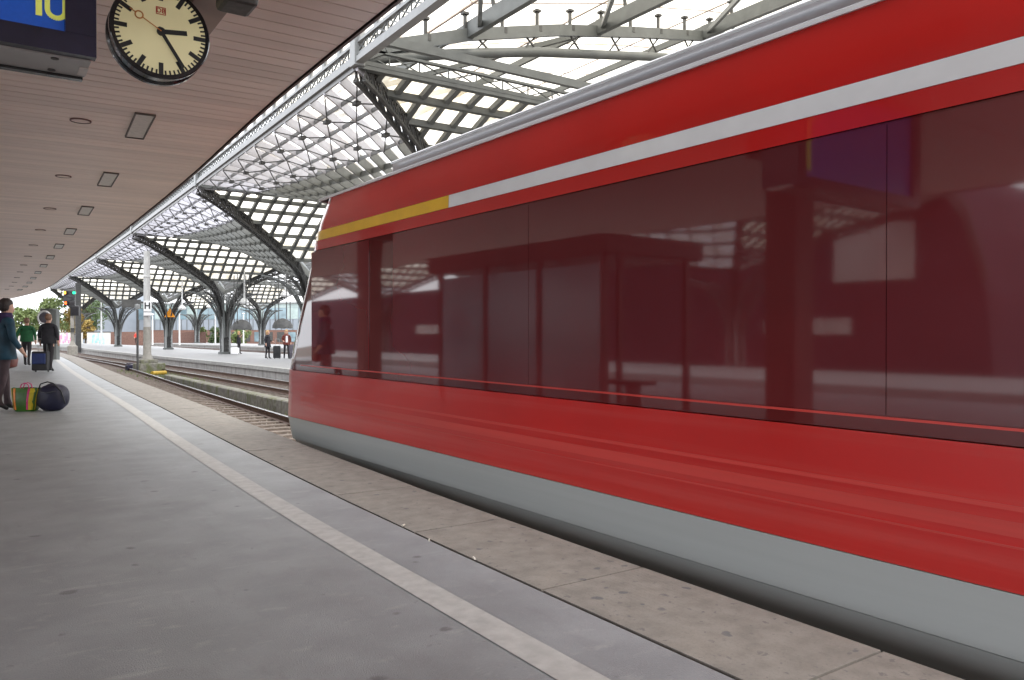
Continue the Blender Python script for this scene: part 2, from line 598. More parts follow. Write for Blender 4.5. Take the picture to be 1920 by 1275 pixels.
# near platform: asphalt sheet, edge slabs, joint, stripe, wall
plat = root('platform', (0, 0, 0), kind='structure')
mb = MB()
strip(mb, EDGE, -8, 125, 1.5, [(-11.4, -.76), (-11.4, 0), (-.70, 0), (-.70, -.15)])
mb.build('asphalt_surface', M['asphalt'], plat)
mb = MB()
strip(mb, EDGE, -8, 125, 1.5, [(-.72, -.012), (-.01, -.012)])
mb.build('joint_bed', M['joint'], plat)
mb = MB()
strip(mb, EDGE, -8, 125, 1.5, [(-.03, -.10), (-.03, -.8), (-.2, -.8)])
mb.build('platform_wall', M['conc_wall'], plat)
mb = MB()
strip(mb, EDGE, -8, 125, .75, [(-1.235, .004), (-1.075, .004)])
mb.build('guide_stripe', M['stripe'], plat)
# slabs
sm = MB()
sm.box((0, 0, -.06), (.662, 1.336, .12))
slab_me = sm.mesh('edge_slab')
slab_me.materials.append(M['slab'])
y = -3 + .02
k = 0
while y < 112:
    (px, py), a = frame(EDGE, y, -.345)
    o = bpy.data.objects.new('edge_slab', slab_me)
    col.objects.link(o)
    o.location = (px, py, random.uniform(-.0015, .002))
    o.rotation_euler = (0, 0, -a)
    o.parent = plat
    md = None
    y += 1.348 * math.cos(a)
    k += 1

# little debris in the joint
for (x, yy, rz, l, w_) in ((2.30, 4.62, .6, .03, 'farthest'), (2.262, 4.20, 1.1, .026, 'middle'), (2.285, 3.72, 1.3, .032, 'nearest')):
    mb = MB()
    mb.tube([(x - .5 * l * math.cos(rz), yy - .5 * l * math.sin(rz), .006), (x + .5 * l * math.cos(rz), yy + .5 * l * math.sin(rz), .006)], .0055, 8)
    c = mb.build('cigarette_butt', M['litter'], None, smooth=True)
    tag(c, '%s of three small pale cigarette butts in the dark joint beside the slabs' % w_, 'litter', 'litter in the platform joint')

# far platforms
def far_platform(name, tab, off, width, zt, y0, y1):
    r = root(name, (0, 0, 0), kind='structure')
    mb = MB()
    strip(mb, tab, y0, y1, 3, [(off + .35, zt), (off + width - .35, zt)])
    mb.build('paving', M['conc_top'], r)
    mb = MB()
    strip(mb, tab, y0, y1, 3, [(off + .02, zt - .17), (off - .04, zt - .17), (off - .04, zt), (off + .345, zt), ])
    strip(mb, tab, y0, y1, 3, [(off + width - .345, zt), (off + width, zt), (off + width, zt - .17), (off + width - .05, zt - .17)])
    mb.build('coping', M['conc'], r)
    mb = MB()
    strip(mb, tab, y0, y1, 3, [(off + .03, zt - .172), (off + .03, -.8)])
    strip(mb, tab, y0, y1, 3, [(off + width - .05, zt - .172), (off + width - .05, -.8)])
    mb.build('platform_wall', M['conc_wall'], r)
    return r

far_platform('far_platform', FAR, 0, 8.6, -.25, -8, 150)
far_platform('far_platform', FAR, 17.2, 8.6, -.25, 20, 155)

# tracks
def track(tab, off, y0, y1, name='railway_track'):
    r = root(name, (0, 0, 0), kind='structure')
    for s in (-1, 1):
        o = off + s * .7525
        mb = MB()
        strip(mb, tab, y0, y1, 1.5, [(o - .07, -.76), (o - .07, -.745), (o - .012, -.725), (o - .012, -.645), (o - .036, -.63), (o - .036, -.602)])
        strip(mb, tab, y0, y1, 1.5, [(o + .036, -.602), (o + .036, -.63), (o + .012, -.645), (o + .012, -.725), (o + .07, -.745), (o + .07, -.76)])
        rr = mb.build('rail', M['rail'], r)
        mb = MB()
        strip(mb, tab, y0, y1, 1.5, [(o - .036, -.602), (o - .03, -.598), (o + .03, -.598), (o + .036, -.602)])
        mb.build('rail_head', M['railtop'], rr)
    mb = MB()
    y = y0
    while y < y1:
        (px, py), a = frame(tab, y, off)
        mb.box((px, py, -.80), (2.5, .25, .1), -a)
        y += .62
    mb.build('sleepers', M['sleeper'], r, kind='stuff')
    return r

track(EDGE, 1.62, 8, 120)
track(FAR, -1.72, 6, 140)
track(FAR, 10.3, 20, 150)
track(FAR, 15.4, 20, 150)
track(FAR, 27.6, 40, 150)

# ballast stones in view
mb = MB()
for i in range(9000):
    y = 9 + 44 * random.random() ** 1.3
    lo = interp(EDGE, y) + 1.2
    hi = interp(FAR, y) - .3
    x = random.uniform(lo, hi)
    s = random.uniform(.018, .045)
    vs = []
    for d in ((1, 0, 0), (-.5, .87, 0), (-.5, -.87, 0), (0, 0, 1), (.2, .1, -.8)):
        vs.append((x + s * (d[0] + random.uniform(-.3, .3)), y + s * (d[1] + random.uniform(-.3, .3)), -.79 + s * (d[2] + random.uniform(-.2, .3))))
    mb.add(vs, [(0, 1, 3), (1, 2, 3), (2, 0, 3), (0, 4, 1), (1, 4, 2), (2, 4, 0)])
o = mb.build('ballast_stones', M['stone'], None, kind='stuff')
tag(o, 'loose brown grey ballast stones between the two near tracks', 'gravel')
mb = MB()
for i in range(1500):
    y = random.uniform(14, 48)
    x = interp(EDGE, y) + random.choice([random.gauss(2.95, .22), random.gauss(3.5, .3)])
    if random.random() < .5: y = random.uniform(34, 47); x = random.uniform(6.2, 8.2)
    h = random.uniform(.05, .2)
    a = random.uniform(0, PI)
    dx, dy = .02 * math.cos(a), .02 * math.sin(a)
    lx, ly = random.uniform(-.08, .08), random.uniform(-.08, .08)
    mb.add([(x - dx, y - dy, -.8), (x + dx, y + dy, -.8), (x + lx, y + ly, -.8 + h)], [(0, 1, 2)])
o = mb.build('weeds', M['grass'], None, kind='stuff')
tag(o, 'thin green weeds growing in the ballast beside the mossy kerb', 'weeds')

# low mossy wall between the tracks
mb = MB()
n = 18
w = []
for i in range(n + 1):
    y = 12 + 22.5 * i / n
    x = 6.55 + .0 * y
    w.append([(x - .16, y, -.8), (x - .15 + random.uniform(-.01, .01), y, -.46), (x - .12, y, -.43), (x + .15, y, -.43), (x + .17, y, -.46), (x + .17, y, -.8)])
mb.loft(w)
mb.add(w[0], [(0, 1, 2, 3, 4, 5)])
mb.add(w[-1], [(0, 1, 2, 3, 4, 5)])
o = mb.build('kerb_wall', M['mossy'], None)
tag(o, 'low mossy concrete kerb wall running between the two near tracks', 'wall')

# ================================================================== CANOPY
HC = 3.83
can = root('platform_canopy', (-1.8, 30, 0), 0, 'long platform canopy with a flat ceiling of pinkish brown boards above the near platform', 'canopy')
bm_ = MB()
bm_.box((0, 0, .009), (10.85, .196, .018))
board_me = bm_.mesh('ceiling_board')
board_me.materials.append(M['board'])
y = 4.75
for i in range(292):
    (px, py), a = frame(CANO, y, -5.465)
    o = bpy.data.objects.new('ceiling_board', board_me)
    col.objects.link(o)
    o.location = (px, py, HC + random.uniform(-.0006, .0006))
    o.rotation_euler = (0, 0, -a)
    o.scale = (1, 1, 1)
    adopt(o, can)
    y += .209 * math.cos(a)
yb = y
mb = MB()
strip(mb, CANO, yb, 110, 1.0, [(-10.9, HC), (-.04, HC)])
mb.build('far_ceiling', M['board'], can)
mb = MB()
strip(mb, CANO, -8, 4.62, 2, [(-10.9, HC), (-.04, HC)])
mb.build('near_ceiling', M['board'], can)
mb = MB()
strip(mb, CANO, -8, 110, 1.5, [(-10.9, HC + .03), (-.02, HC + .03)])
mb.build('ceiling_backing', M['board_gap'], can)
mb = MB()
strip(mb, CANO, -8, 110, 1.5, [(-.028, HC - .015), (0, HC - .015), (.0, HC + .20), (-.2, HC + .34), (-10.75, HC + .34), (-10.95, HC + .2), (-10.95, HC - .015), (-10.92, HC - .015)])
mb.build('fascia', M['fascia'], can)
# canopy columns down the middle of the platform (seen mirrored in the train)
for i in range(6):
    y = 6.0 + 11.0 * i
    (px, py), a = frame(CANO, y, -4.6)
    c = root('canopy_column', (px, py, 0), -a)
    tag(c, '%s square brown canopy column counted from the front of the near platform' % ('first', 'second', 'third', 'fourth', 'fifth', 'sixth')[i], 'column', 'columns under the near canopy')
    mb = MB()
    mb.box((0, 0, 1.95), (.42, .42, 3.76))
    mb.build('shaft', M['colm'], c, local=True, bevel=.01)
    mb = MB()
    mb.box((0, 0, 3.62), (1.0, .6, .36))
    mb.build('capital', M['colm'], c, local=True, bevel=.01)
    mb = MB()
    mb.box((0, 0, .035), (.56, .56, .07))
    mb.build('base', M['steel_d'], c, local=True)
# kiosk on the platform
k = root('waiting_shelter', (-2.1, 11.0, 0), 0, 'dark red platform shelter with glazed sides behind the camera side of the platform', 'shelter')
mb = MB()
for sx in (-.9, .9):
    for yy in (-2.3, -.77, .77, 2.3):
        mb.box((sx, yy, 1.2), (.09, .09, 2.4))
mb.build('frame', M['shelter'], k, local=True)
mb = MB()
mb.box((0, 0, 2.56), (2.2, 5.0, .3))
mb.build('roof', M['shelter'], k, local=True, bevel=.03)
mb = MB()
for yy in (-1.53, 0, 1.53):
    mb.box((.9, yy, 1.25), (.02, 1.44, 2.1))
mb.build('glazing', M['glass_b'], k, local=True)
mb = MB()
mb.box((-.2, 0, .45), (.45, 4.2, .06))
for yy in (-1.8, 0, 1.8): mb.box((-.2, yy, .21), (.3, .06, .42))
mb.build('bench', M['steel_d'], k, local=True)

ORD = ['nearest', 'second nearest', 'third nearest', 'fourth nearest', 'fifth nearest', 'sixth nearest', 'seventh nearest', 'eighth nearest', 'ninth nearest', 'tenth nearest', 'eleventh nearest', 'twelfth nearest', 'thirteenth nearest']
for i in range(12):
    y = 10.68 + 4.02 * i
    (px, py), a = frame(CANO, y, -1.14)
    c = root('ceiling_light', (px, py, HC), -a - R(1.0), '%s rectangular light panel set flush in the brown ceiling' % ORD[i], 'ceiling light', 'rectangular light panels in the ceiling')
    mb = MB()
    for (x0, y0, sx, sy) in ((-.105, 0, .014, 1.3), (.105, 0, .014, 1.3), (0, -.643, .196, .014), (0, .643, .196, .014)):
        mb.box((x0, y0, -.012), (sx, sy, .024))
    mb.build('frame', M['frame_d'], c, local=True)
    mb = MB()
    mb.box((0, 0, -.006), (.194, 1.27, .010))
    mb.build('lens', M['lens'], c, local=True)
    (px, py), a = frame(CANO, y + .1, -1.78)
    c = root('ceiling_hatch', (px, py, HC), 0, '%s small round cover in the brown ceiling left of a light panel' % ORD[i], 'ceiling cover', 'round covers in the ceiling')
    mb = MB()
    mb.lathe((0, 0, 0), [(.118, 0), (.118, -.014), (.104, -.016)], 28)
    mb.build('rim', M['colm'], c, local=True)
    mb = MB()
    mb.lathe((0, 0, 0), [(.104, -.008), (.03, -.016), (.001, -.016)], 28)
    mb.build('cover', M['board'], c, local=True, smooth=True)

# duct and loudspeaker
mb = MB()
mb.box((1.42, 4.6, HC - .115), (.26, 3.9, .23))
o = mb.build('cable_duct', M['duct'], None, bevel=.006)
tag(o, 'brown box duct hanging under the ceiling behind the round clock', 'duct')
sp = root('loudspeaker', (1.45, 5.35, 3.44), 0, 'dark loudspeaker box fixed to the brown ceiling duct at the top', 'loudspeaker')
mb = MB()
mb.box((0, 0, .02), (.22, .26, .13))
mb.build('housing', M['spk'], sp, local=True, bevel=.03)
mb = MB()
mb.box((0, 0, .125), (.05, .05, .08))
mb.build('bracket', M['steel_d'], sp, local=True)

# ---------------------------------------------------------------- clock
CX, CY_, CZ, CR = 1.075, 5.95, 3.345, .298
ck = root('station_clock', (CX, CY_, CZ - .022), 0, 'round double sided station clock with cream face and black hands hanging from the ceiling', 'clock')
mb = MB()
# lathe axis Y : h positive -> toward -Y (camera)
mb.lathe((0, 0, 0), [(.275, .092), (.298, .092), (.304, .085), (.304, .055), (.292, .045), (.292, -.045), (.304, -.055), (.304, -.085), (.298, -.092), (.275, -.092)], 72, 'Y')
mb.build('casing', M['black'], ck, local=True, smooth=True)
for s in (1, -1):
    mb = MB()
    mb.lathe((0, 0, 0), [(.2935, .088 * s), (.0005, .088 * s)], 72, 'Y')
    mb.build('face', M['clock'], ck, local=True)


def clockbar(mb, ang, r0, r1, w, y):
    a = R(ang)
    d = Vector((math.sin(a), 0, math.cos(a)))
    p = Vector((math.cos(a), 0, -math.sin(a)))
    vs = []
    for yy in (y, y + .0025):
        for rr, ss in ((r0, -1), (r1, -1), (r1, 1), (r0, 1)):
            q = d * rr + p * (ss * w / 2)
            vs.append((q.x, -yy, q.z))
    mb.add(vs, [(0, 1, 2, 3), (4, 5, 6, 7), (0, 1, 5, 4), (1, 2, 6, 5), (2, 3, 7, 6), (3, 0, 4, 7)])


mb = MB()
for i in range(60):
    if i % 5 == 0:
        clockbar(mb, i * 6, .200, .283, .028, .0885)
    else:
        clockbar(mb, i * 6, .248, .282, .011, .0885)
mb.build('minute_marks', M['txt'], ck, local=True)
mb = MB()
clockbar(mb, 83, -.02, .160, .031, .0930)
mb.build('hour_hand', M['txt'], ck, local=True)
mb = MB()
clockbar(mb, 147, -.03, .250, .023, .0965)
mb.build('minute_hand', M['txt'], ck, local=True)
mb = MB()
mb.lathe((0, 0, 0), [(.026, .0885), (.026, .104), (.001, .104)], 24, 'Y')
mb.build('hub', M['txt'], ck, local=True)
mb = MB()
clockbar(mb, 300, -.0, .128, .006, .1045)
clockbar(mb, 300, .178, .215, .006, .1045)
a = R(300)
cx_, cz_ = .153 * math.sin(a), .153 * math.cos(a)
mb.lathe((cx_, 0, cz_), [(.019, .1045), (.027, .1045), (.027, .107), (.019, .107), (.019, .1045)], 28, 'Y')
mb.build('second_hand', M['brass'], ck, local=True)
# small red square logo with two letters
mb = MB()
lx, lz = 0, .135
for (x, z, sx, sz) in ((0, .022, .060, .005), (0, -.022, .060, .005), (-.0275, 0, .005, .040), (.0275, 0, .005, .040)):
    mb.box((lx + x, -.0895, lz + z), (sx, .002, sz))
mb.build('logo_frame', M['redlogo'], ck, local=True)


def text_obj(name, s, size, m, loc, rot, parent, ext=.002, local=False, bold=0.0, sx=1.0):
    c = bpy.data.curves.new(name, 'FONT')
    c.body = s
    c.size = size
    c.extrude = ext
    c.offset = bold
    c.align_x = 'CENTER'
    c.align_y = 'CENTER'
    t = bpy.data.objects.new(name + '_tmp', c)
    col.objects.link(t)
    dg = bpy.context.evaluated_depsgraph_get()
    me = bpy.data.meshes.new_from_object(t.evaluated_get(dg))
    col.objects.unlink(t)
    bpy.data.objects.remove(t)
    me.materials.clear()
    me.materials.append(m)
    o = bpy.data.objects.new(name, me)
    col.objects.link(o)
    o.location = loc
    o.rotation_euler = rot
    o.scale = (sx, 1, 1)
    if parent is not None: adopt(o, parent, local)
    return o


text_obj('logo_letters', 'DB', .042, M['redlogo'], (0, -.0895, .135), (R(90), 0, 0), ck, ext=.001, local=True, bold=.001)
mb = MB()
mb.tube([(0, 0, .29), (0, 0, HC - CZ)], .02, 10)
mb.build('hanger', M['black'], ck, local=True)
ck.scale = (1.06, 1.06, 1.06)

# ---------------------------------------------------------------- display
dp = root('departure_display', (-.56, 4.45, 3.2), 0, 'blue departure display in a dark navy case hanging at the top left', 'display')
DY = 4.35
mb = MB()
x0, x1, z0, z1 = -1.75, .505, 2.60, 3.68
sx0, sx1, sz0, sz1 = -1.6, .372, 2.70, 3.60
mb.box(((x0 + x1) / 2, DY + .03, (z0 + sz0) / 2), (x1 - x0, .06, sz0 - z0))
mb.box(((x0 + x1) / 2, DY + .03, (z1 + sz1) / 2), (x1 - x0, .06, z1 - sz1))
mb.box(((x0 + sx0) / 2, DY + .03, (sz0 + sz1) / 2), (sx0 - x0, .06, sz1 - sz0 - .002))
mb.box(((x1 + sx1) / 2, DY + .03, (sz0 + sz1) / 2), (x1 - sx1, .06, sz1 - sz0 - .002))
mb.build('front_frame', M['navy'], dp)
mb = MB()
mb.box(((sx0 + sx1) / 2, DY + .05, (sz0 + sz1) / 2), (sx1 - sx0 - .002, .02, sz1 - sz0 - .002))
mb.build('screen', M['blue'], dp)
mb = MB()
mb.box(((x0 + x1) / 2 - .01, DY + .235, 3.15), (x1 - x0 - .03, .34, 1.05))
mb.build('housing', M['navy'], dp)
mb = MB()
mb.box(((x0 + x1) / 2 - .008, DY + .205, 2.608), (x1 - x0 - .02, .28, .03))
mb.build('underside_panel', M['alu'], dp)
mb = MB()
mb.box(((x0 + x1) / 2 - .01, DY + .37, 2.602), (x1 - x0 - .03, .045, .045))
mb.build('rear_rail', M['black'], dp)
mb = MB()
mb.box((.468, DY + .235, 2.590), (.04, .13, .006))
mb.build('vent_grille', M['lens'], dp)
for yy in (.10, .30):
    mb = MB()
    mb.lathe((.335, DY + yy, 2.593), [(.018, 0), (.018, -.004), (.001, -.004)], 14)
    mb.build('screw', M['spk'], dp)
# digits 10, rounded strokes
mb = MB()
yy = DY + .036
mb.box((.265, yy, 3.05), (.026, .006, .57))
mb.beam((.262, yy, 3.33), (.205, yy, 3.27), .006, .026, up=(0, 1, 0))
mb.build('digit_one', M['yel'], dp)
mb = MB()
oc, rr, w = .337, .037, .011
pts = []
for t in range(0, 181, 12): pts.append((oc - rr * math.cos(R(t)) , 2.805 - rr * 0 - rr * math.sin(R(t))))
for t in range(0, 181, 12): pts.append((oc + rr * math.cos(R(t)), 3.29 + rr * math.sin(R(t))))
pts.append(pts[0])
for (a, b) in zip(pts[:-1], pts[1:]):
    mb.beam((a[0], yy, a[1]), (b[0], yy, b[1]), .006, .024, up=(0, 1, 0)) if False else mb.beam((a[0], yy, a[1]), (b[0], yy, b[1]), .022, .006, up=(0, 1, 0))
mb.build('digit_zero', M['yel'], dp)
mb = MB()
for xx in (-1.2, .1): mb.tube([(xx, DY + .2, 3.6), (xx, DY + .2, HC)], .03, 10)
mb.build('hangers', M['black'], dp)

# ================================================================== HALL ROOF
HG = 7.5


def hipH(t): return HG - 3.2 * min(1, max(0, t)) ** 1.27


def hipT(t):
    if t < .8: return hipH(t)
    k = (t - .8) / .2
    return hipH(.8) - .75 * k - 2.1 * k ** 2.2


def P3(p, h): return Vector((p[0], p[1], h))


def lattice(mb, a, b, d, n, w=.03, up=Vector((0, 0, 1))):
    """zig-zag + posts between chord a-b and the same chord offset by d*up"""
    a = Vector(a)
    b = Vector(b)
    for i in range(n):
        p = a.lerp(b, i / n)
        q = a.lerp(b, (i + 1) / n)
        mb.beam(p, q + up * d, w, w)
        mb.beam(q, p + up * d, w, w)
        mb.beam(q, q + up * d, w, w)


def make_bay_hip(par, N, C, sgn=1, T=.985, det=20):
    """dark arch from girder node down to the column head"""
    top = []
    bot = []
    for i in range(det + 1):
        t = T * i / det
        p = Vector((N[0] + (C[0] - N[0]) * t, N[1] + (C[1] - N[1]) * t, hipT(t)))
        top.append(p)
        dz = .40 + .1 * t
        bot.append(p - Vector((-.05 * sgn, 0, dz)))
    mb = MB()
    d = Vector((C[0] - N[0], C[1] - N[1], 0)).normalized()
    px = Vector((-d.y, d.x, 0))
    mb.path(top, .30, .07)
    for s in (-.12, .12):
        mb.path([p + px * s for p in bot], .09, .07)
        for i in range(det):
            a, b = top[i] + px * s, top[i + 1] + px * s
            c, e = bot[i] + px * s, bot[i + 1] + px * s
            m1 = (a + b) / 2
            m2 = (c + e) / 2
            for u, v in ((a, m2), (m2, b), (c, m1), (m1, e), (b, e)):
                mb.beam(u, v, .035, .035)
    return mb.build('arch_truss', M['steel_d'], par), top


def girder(par, A, B, glaze=True):
    a, b = P3(A, HG), P3(B, HG)
    L = (b - a).length
    n = max(4, int(L / .55))
    mb = MB()
    mb.beam(a + Vector((0, 0, .02)), b + Vector((0, 0, .02)), .20, .12)
    mb.beam(a + Vector((0, 0, .14)), b + Vector((0, 0, .14)), .10, .08)
    mb.beam(a + Vector((0, 0, .44)), b + Vector((0, 0, .44)), .12, .07)
    mb.build('girder_chord', M['steel_l'], par)
    mb = MB()
    lattice(mb, a + Vector((0, 0, .18)), b + Vector((0, 0, .18)), .23, n, .03)
    mb.build('girder_lattice', M['steel'], par)
    mb = MB()
    m = max(4, int(L / 1.1))
    for i in range(m + 1):
        p = a.lerp(b, i / m)
        mb.box((p.x, p.y, HG + .64), (.10, .16, .34))
    mb.beam(a + Vector((0, 0, .86)), b + Vector((0, 0, .86)), .14, .10)
    mb.build('window_mullion', M['steel_l'], par)
    mb = MB()
    mb.quad(a + Vector((0, 0, .48)), b + Vector((0, 0, .48)), b + Vector((0, 0, .81)), a + Vector((0, 0, .81)))
    mb.build('clerestory_glass', M['pane_w'], par, fix=False)


def tie_beam(par, A, B, sub=None, mtl=None):
    a, b = P3(A, HG), P3(B, HG)
    n = max(4, int((b - a).length / .8))
    mb = MB()
    mb.beam(a, b, .22, .10)
    mb.beam(a + Vector((0, 0, .34)), b + Vector((0, 0, .34)), .12, .06)
    mb.build('tie_beam', M['steel'], par)
    mb = MB()
    lattice(mb, a + Vector((0, 0, .05)), b + Vector((0, 0, .05)), .27, n, .03)
    mb.build('tie_lattice', M['steel'], par)


def add_pane(store, par, near, q, m, mbs):
    if near:
        mb = MB()
        mb.quad(*q)
        mb.build('roof_pane', m, par, fix=False)
    else:
        mbs.quad(*q)


NP = [0]


def patchA(par, N0, N1, C0, X1, near, nu=12):
    """longitudinal shell between girder and column line from arch 0 to tie beam 1"""
    L = math.hypot(N1[0] - N0[0], N1[1] - N0[1])
    nv = max(8, int(round(L / 1.1)))

    def S(u, v):
        # curves
        hip = Vector((N0[0] + (C0[0] - N0[0]) * u, N0[1] + (C0[1] - N0[1]) * u, hipH(u)))
        tie = Vector((N1[0] + (X1 - N1[0]) * u, N1[1], HG))
        w = v
        hz = hip.z + (HG - hip.z) * (w ** 1.6)
        p = hip.lerp(tie, v)
        return Vector((p.x, p.y, hz + .02))
    white = 4
    mw, mg = MB(), MB()
    for j in range(nv + 1):
        v = j / nv
        for i in range(nu):
            a, b = S(i / nu, v), S((i + 1) / nu, v)
            dep = .32 if i < white else .36
            m = mw if i < white else mg
            dz = Vector((0, 0, dep / 2 - .1))
            m.beam(a - dz, b - dz, .05, dep)
    mw.build('white_rib', M['rib_w'], par)
    mg.build('grey_rib', M['rib_g'], par)
    for i in range(nu + 1):
        m = MB()
        pts = [S(i / nu, j / nv) + Vector((0, 0, -.12)) for j in range(nv + 1)]
        m.path(pts, .05, .16 if i > white else .10)
        m.build('purlin', M['rib_g'] if i > white else M['steel_l'], par)
    # bracing knots below the first rows
    m = MB()
    for i in (1, 3):
        for j in range(1, nv, 2):
            c = S(i / nu, j / nv) + Vector((0, 0, -.34))
            m.box(c, (.15, .24, .09))
            for di in (-1, 1):
                for dj in (-1, 1):
                    e = S(max(0, (i + di) / nu), min(1, max(0, (j + dj * 1.0) / nv))) + Vector((0, 0, -.2))
                    m.beam(c, e, .03, .03)
    m.build('cross_bracing', M['steel_d'], par)
    ms = MB()
    for i in range(nu):
        for j in range(nv):
            q = [S(i / nu, j / nv), S((i + 1) / nu, j / nv), S((i + 1) / nu, (j + 1) / nv), S(i / nu, (j + 1) / nv)]
            q = [p + Vector((0, 0, .05)) for p in q]
            ind = near and NP[0] < 200 and i < 9
            if ind: NP[0] += 1
            add_pane(None, par, ind, q, M['pane_w'], ms)
    if ms.f: ms.build('roof_panes', M['pane_w'], par, kind='stuff', fix=False)


def patchG(par, N, C, X2, near, nq=6):
    """cross shell: rows along X falling from tie beam to the column line"""
    Q = C[1] - N[1]
    W = C[0] - N[0]

    def pt(x, t): return Vector((x, N[1] + Q * t, hipH(t)))
    mid = C[0]
    m = MB()
    tlim = .80
    ts = [tlim * k / nq for k in range(nq + 1)]

    def xl(t): return N[0] + W * t

    def xr(t): return X2 - (X2 - mid) * t
    for t in ts:
        m.path([pt(xl(t), t) + Vector((0, 0, -.06)), pt(xr(t), t) + Vector((0, 0, -.06))], .20, .17)
    m.build('cross_purlin', M['steel'], par)
    m = MB()
    ms = MB()
    dx = .68
    n = int((X2 - N[0]) / dx)
    for i in range(n + 1):
        x = N[0] + (X2 - N[0]) * i / n
        # extents in t where xl(t)<=x<=xr(t)
        tm = min((x - N[0]) / W, (X2 - x) / (X2 - mid), tlim)
        k = 0
        pts = []
        t = 0
        while t < tm - 1e-4:
            pts.append(pt(x, t) + Vector((0, 0, -.03)))
            t += tlim / nq
        pts.append(pt(x, tm) + Vector((0, 0, -.03)))
        if len(pts) > 1: m.path(pts, .14, .15, up=(1, 0, 0))
    m.build('rafter', M['steel'], par)
    for k in range(nq):
        t0, t1 = ts[k], ts[k + 1]
        for i in range(n):
            a = N[0] + (X2 - N[0]) * i / n
            b = N[0] + (X2 - N[0]) * (i + 1) / n
            a0, b0 = max(a, xl(t0)), min(b, xr(t0))
            a1, b1 = max(a, xl(t1)), min(b, xr(t1))
            if b0 <= a0: continue
            if b1 <= a1: a1 = b1 = min(max((a0 + b0) / 2, xl(t1)), xr(t1))
            up = Vector((0, 0, .04))
            q = [pt(a0, t0) + up, pt(b0, t0) + up, pt(b1, t1) + up, pt(a1, t1) + up]
            if abs(a1 - b1) < 1e-3: q = None if b0 - a0 < .2 else q
            if q is None: continue
            ind = near and NP[0] < 285
            if ind: NP[0] += 1
            add_pane(None, par, ind, q, M['pane_c'], ms)
    if ms.f: ms.build('roof_panes', M['pane_c'], par, kind='stuff', fix=False)


def column(C, label, group, z0=-.25):
    r = root('tree_column', (C[0], C[1], z0), 0, label, 'column', group)
    # shaft: corner posts, recessed web, lattice
    H = 2.7
    mb = MB()
    for sx in (-1, 1):
        for sy in (-1, 1):
            mb.box((sx * .25, sy * .25, H / 2), (.12, .12, H))
    mb.build('corner_posts', M['steel_l'], r, local=True)
    mb = MB()
    for s in (-1, 1):
        for k in range(9):
            za, zb = H * k / 9, H * (k + 1) / 9
            mb.beam((-.2, s * .24, za), (.2, s * .24, zb), .04, .04, up=(0, 1, 0))
            mb.beam((.2, s * .24, za), (-.2, s * .24, zb), .04, .04, up=(0, 1, 0))
            mb.beam((s * .24, -.2, za), (s * .24, .2, zb), .04, .04, up=(1, 0, 0))
    mb.box((0, 0, H / 2), (.30, .30, H))
    mb.build('lattice_web', M['steel_d'], r, local=True)
    mb = MB()
    mb.box((0, 0, .08), (.8, .8, .16))
    mb.build('base_plate', M['steel'], r, local=True)
    for i in range(12):
        a = 2 * PI * i / 12 + .13
        big = 1.0 if i % 3 == 0 else .78
        pts = []
        rs = []
        for j in range(9):
            t = j / 8
            ang = t * PI / 2
            rad = .30 + (2.5 * big) * (1 - math.cos(ang))
            z = 1.2 + (3.0 + .25 * big) * math.sin(ang)
            pts.append((rad * math.cos(a), rad * math.sin(a), z))
            rs.append(.075 - .025 * t)
        mb = MB()
        mb.tube(pts, rs, 6)
        # secondary strut
        pts2 = []
        for j in range(7):
            t = j / 6
            ang = t * PI / 2
            rad = .20 + 1.25 * big * (1 - math.cos(ang))
            pts2.append((rad * math.cos(a), rad * math.sin(a), 1.9 + 2.5 * math.sin(ang)))
        mb.tube(pts2, .035, 5)
        for j in range(2, 8):
            q = pts2[min(j - 1, 6)]
            mb.beam(pts[j], q, .03, .03)
        mb.build('branch', M['steel_d'] if i % 2 else M['steel'], r, local=True)
    return r


N = [(7.0, -1.0), (7.35, 17.1), (7.78, 34.7), (8.15, 53.4), (8.38, 72.6), (8.45, 96.0), (8.7, 124.0)]
Cc = [None, (15.0, 23.5), (15.0, 41.0), (15.06, 58.9), (15.0, 78.8), (13.6, 99.5), (12.2, 128.0)]
hall = root('hall_roof', (15, 55, 0), 0, 'steel and glass vaulted hall roof with lattice arches over the tracks beyond the canopy', 'roof')
hall2 = root('hall_roof', (31, 80, 0), 0, 'farther bay of the vaulted glass hall roof, seen low behind the first columns', 'roof')
hall3 = root('hall_roof', (-22, 40, 0), 0, 'vaulted glass hall roof on the far side of the near platform, mirrored in the train windows', 'roof')

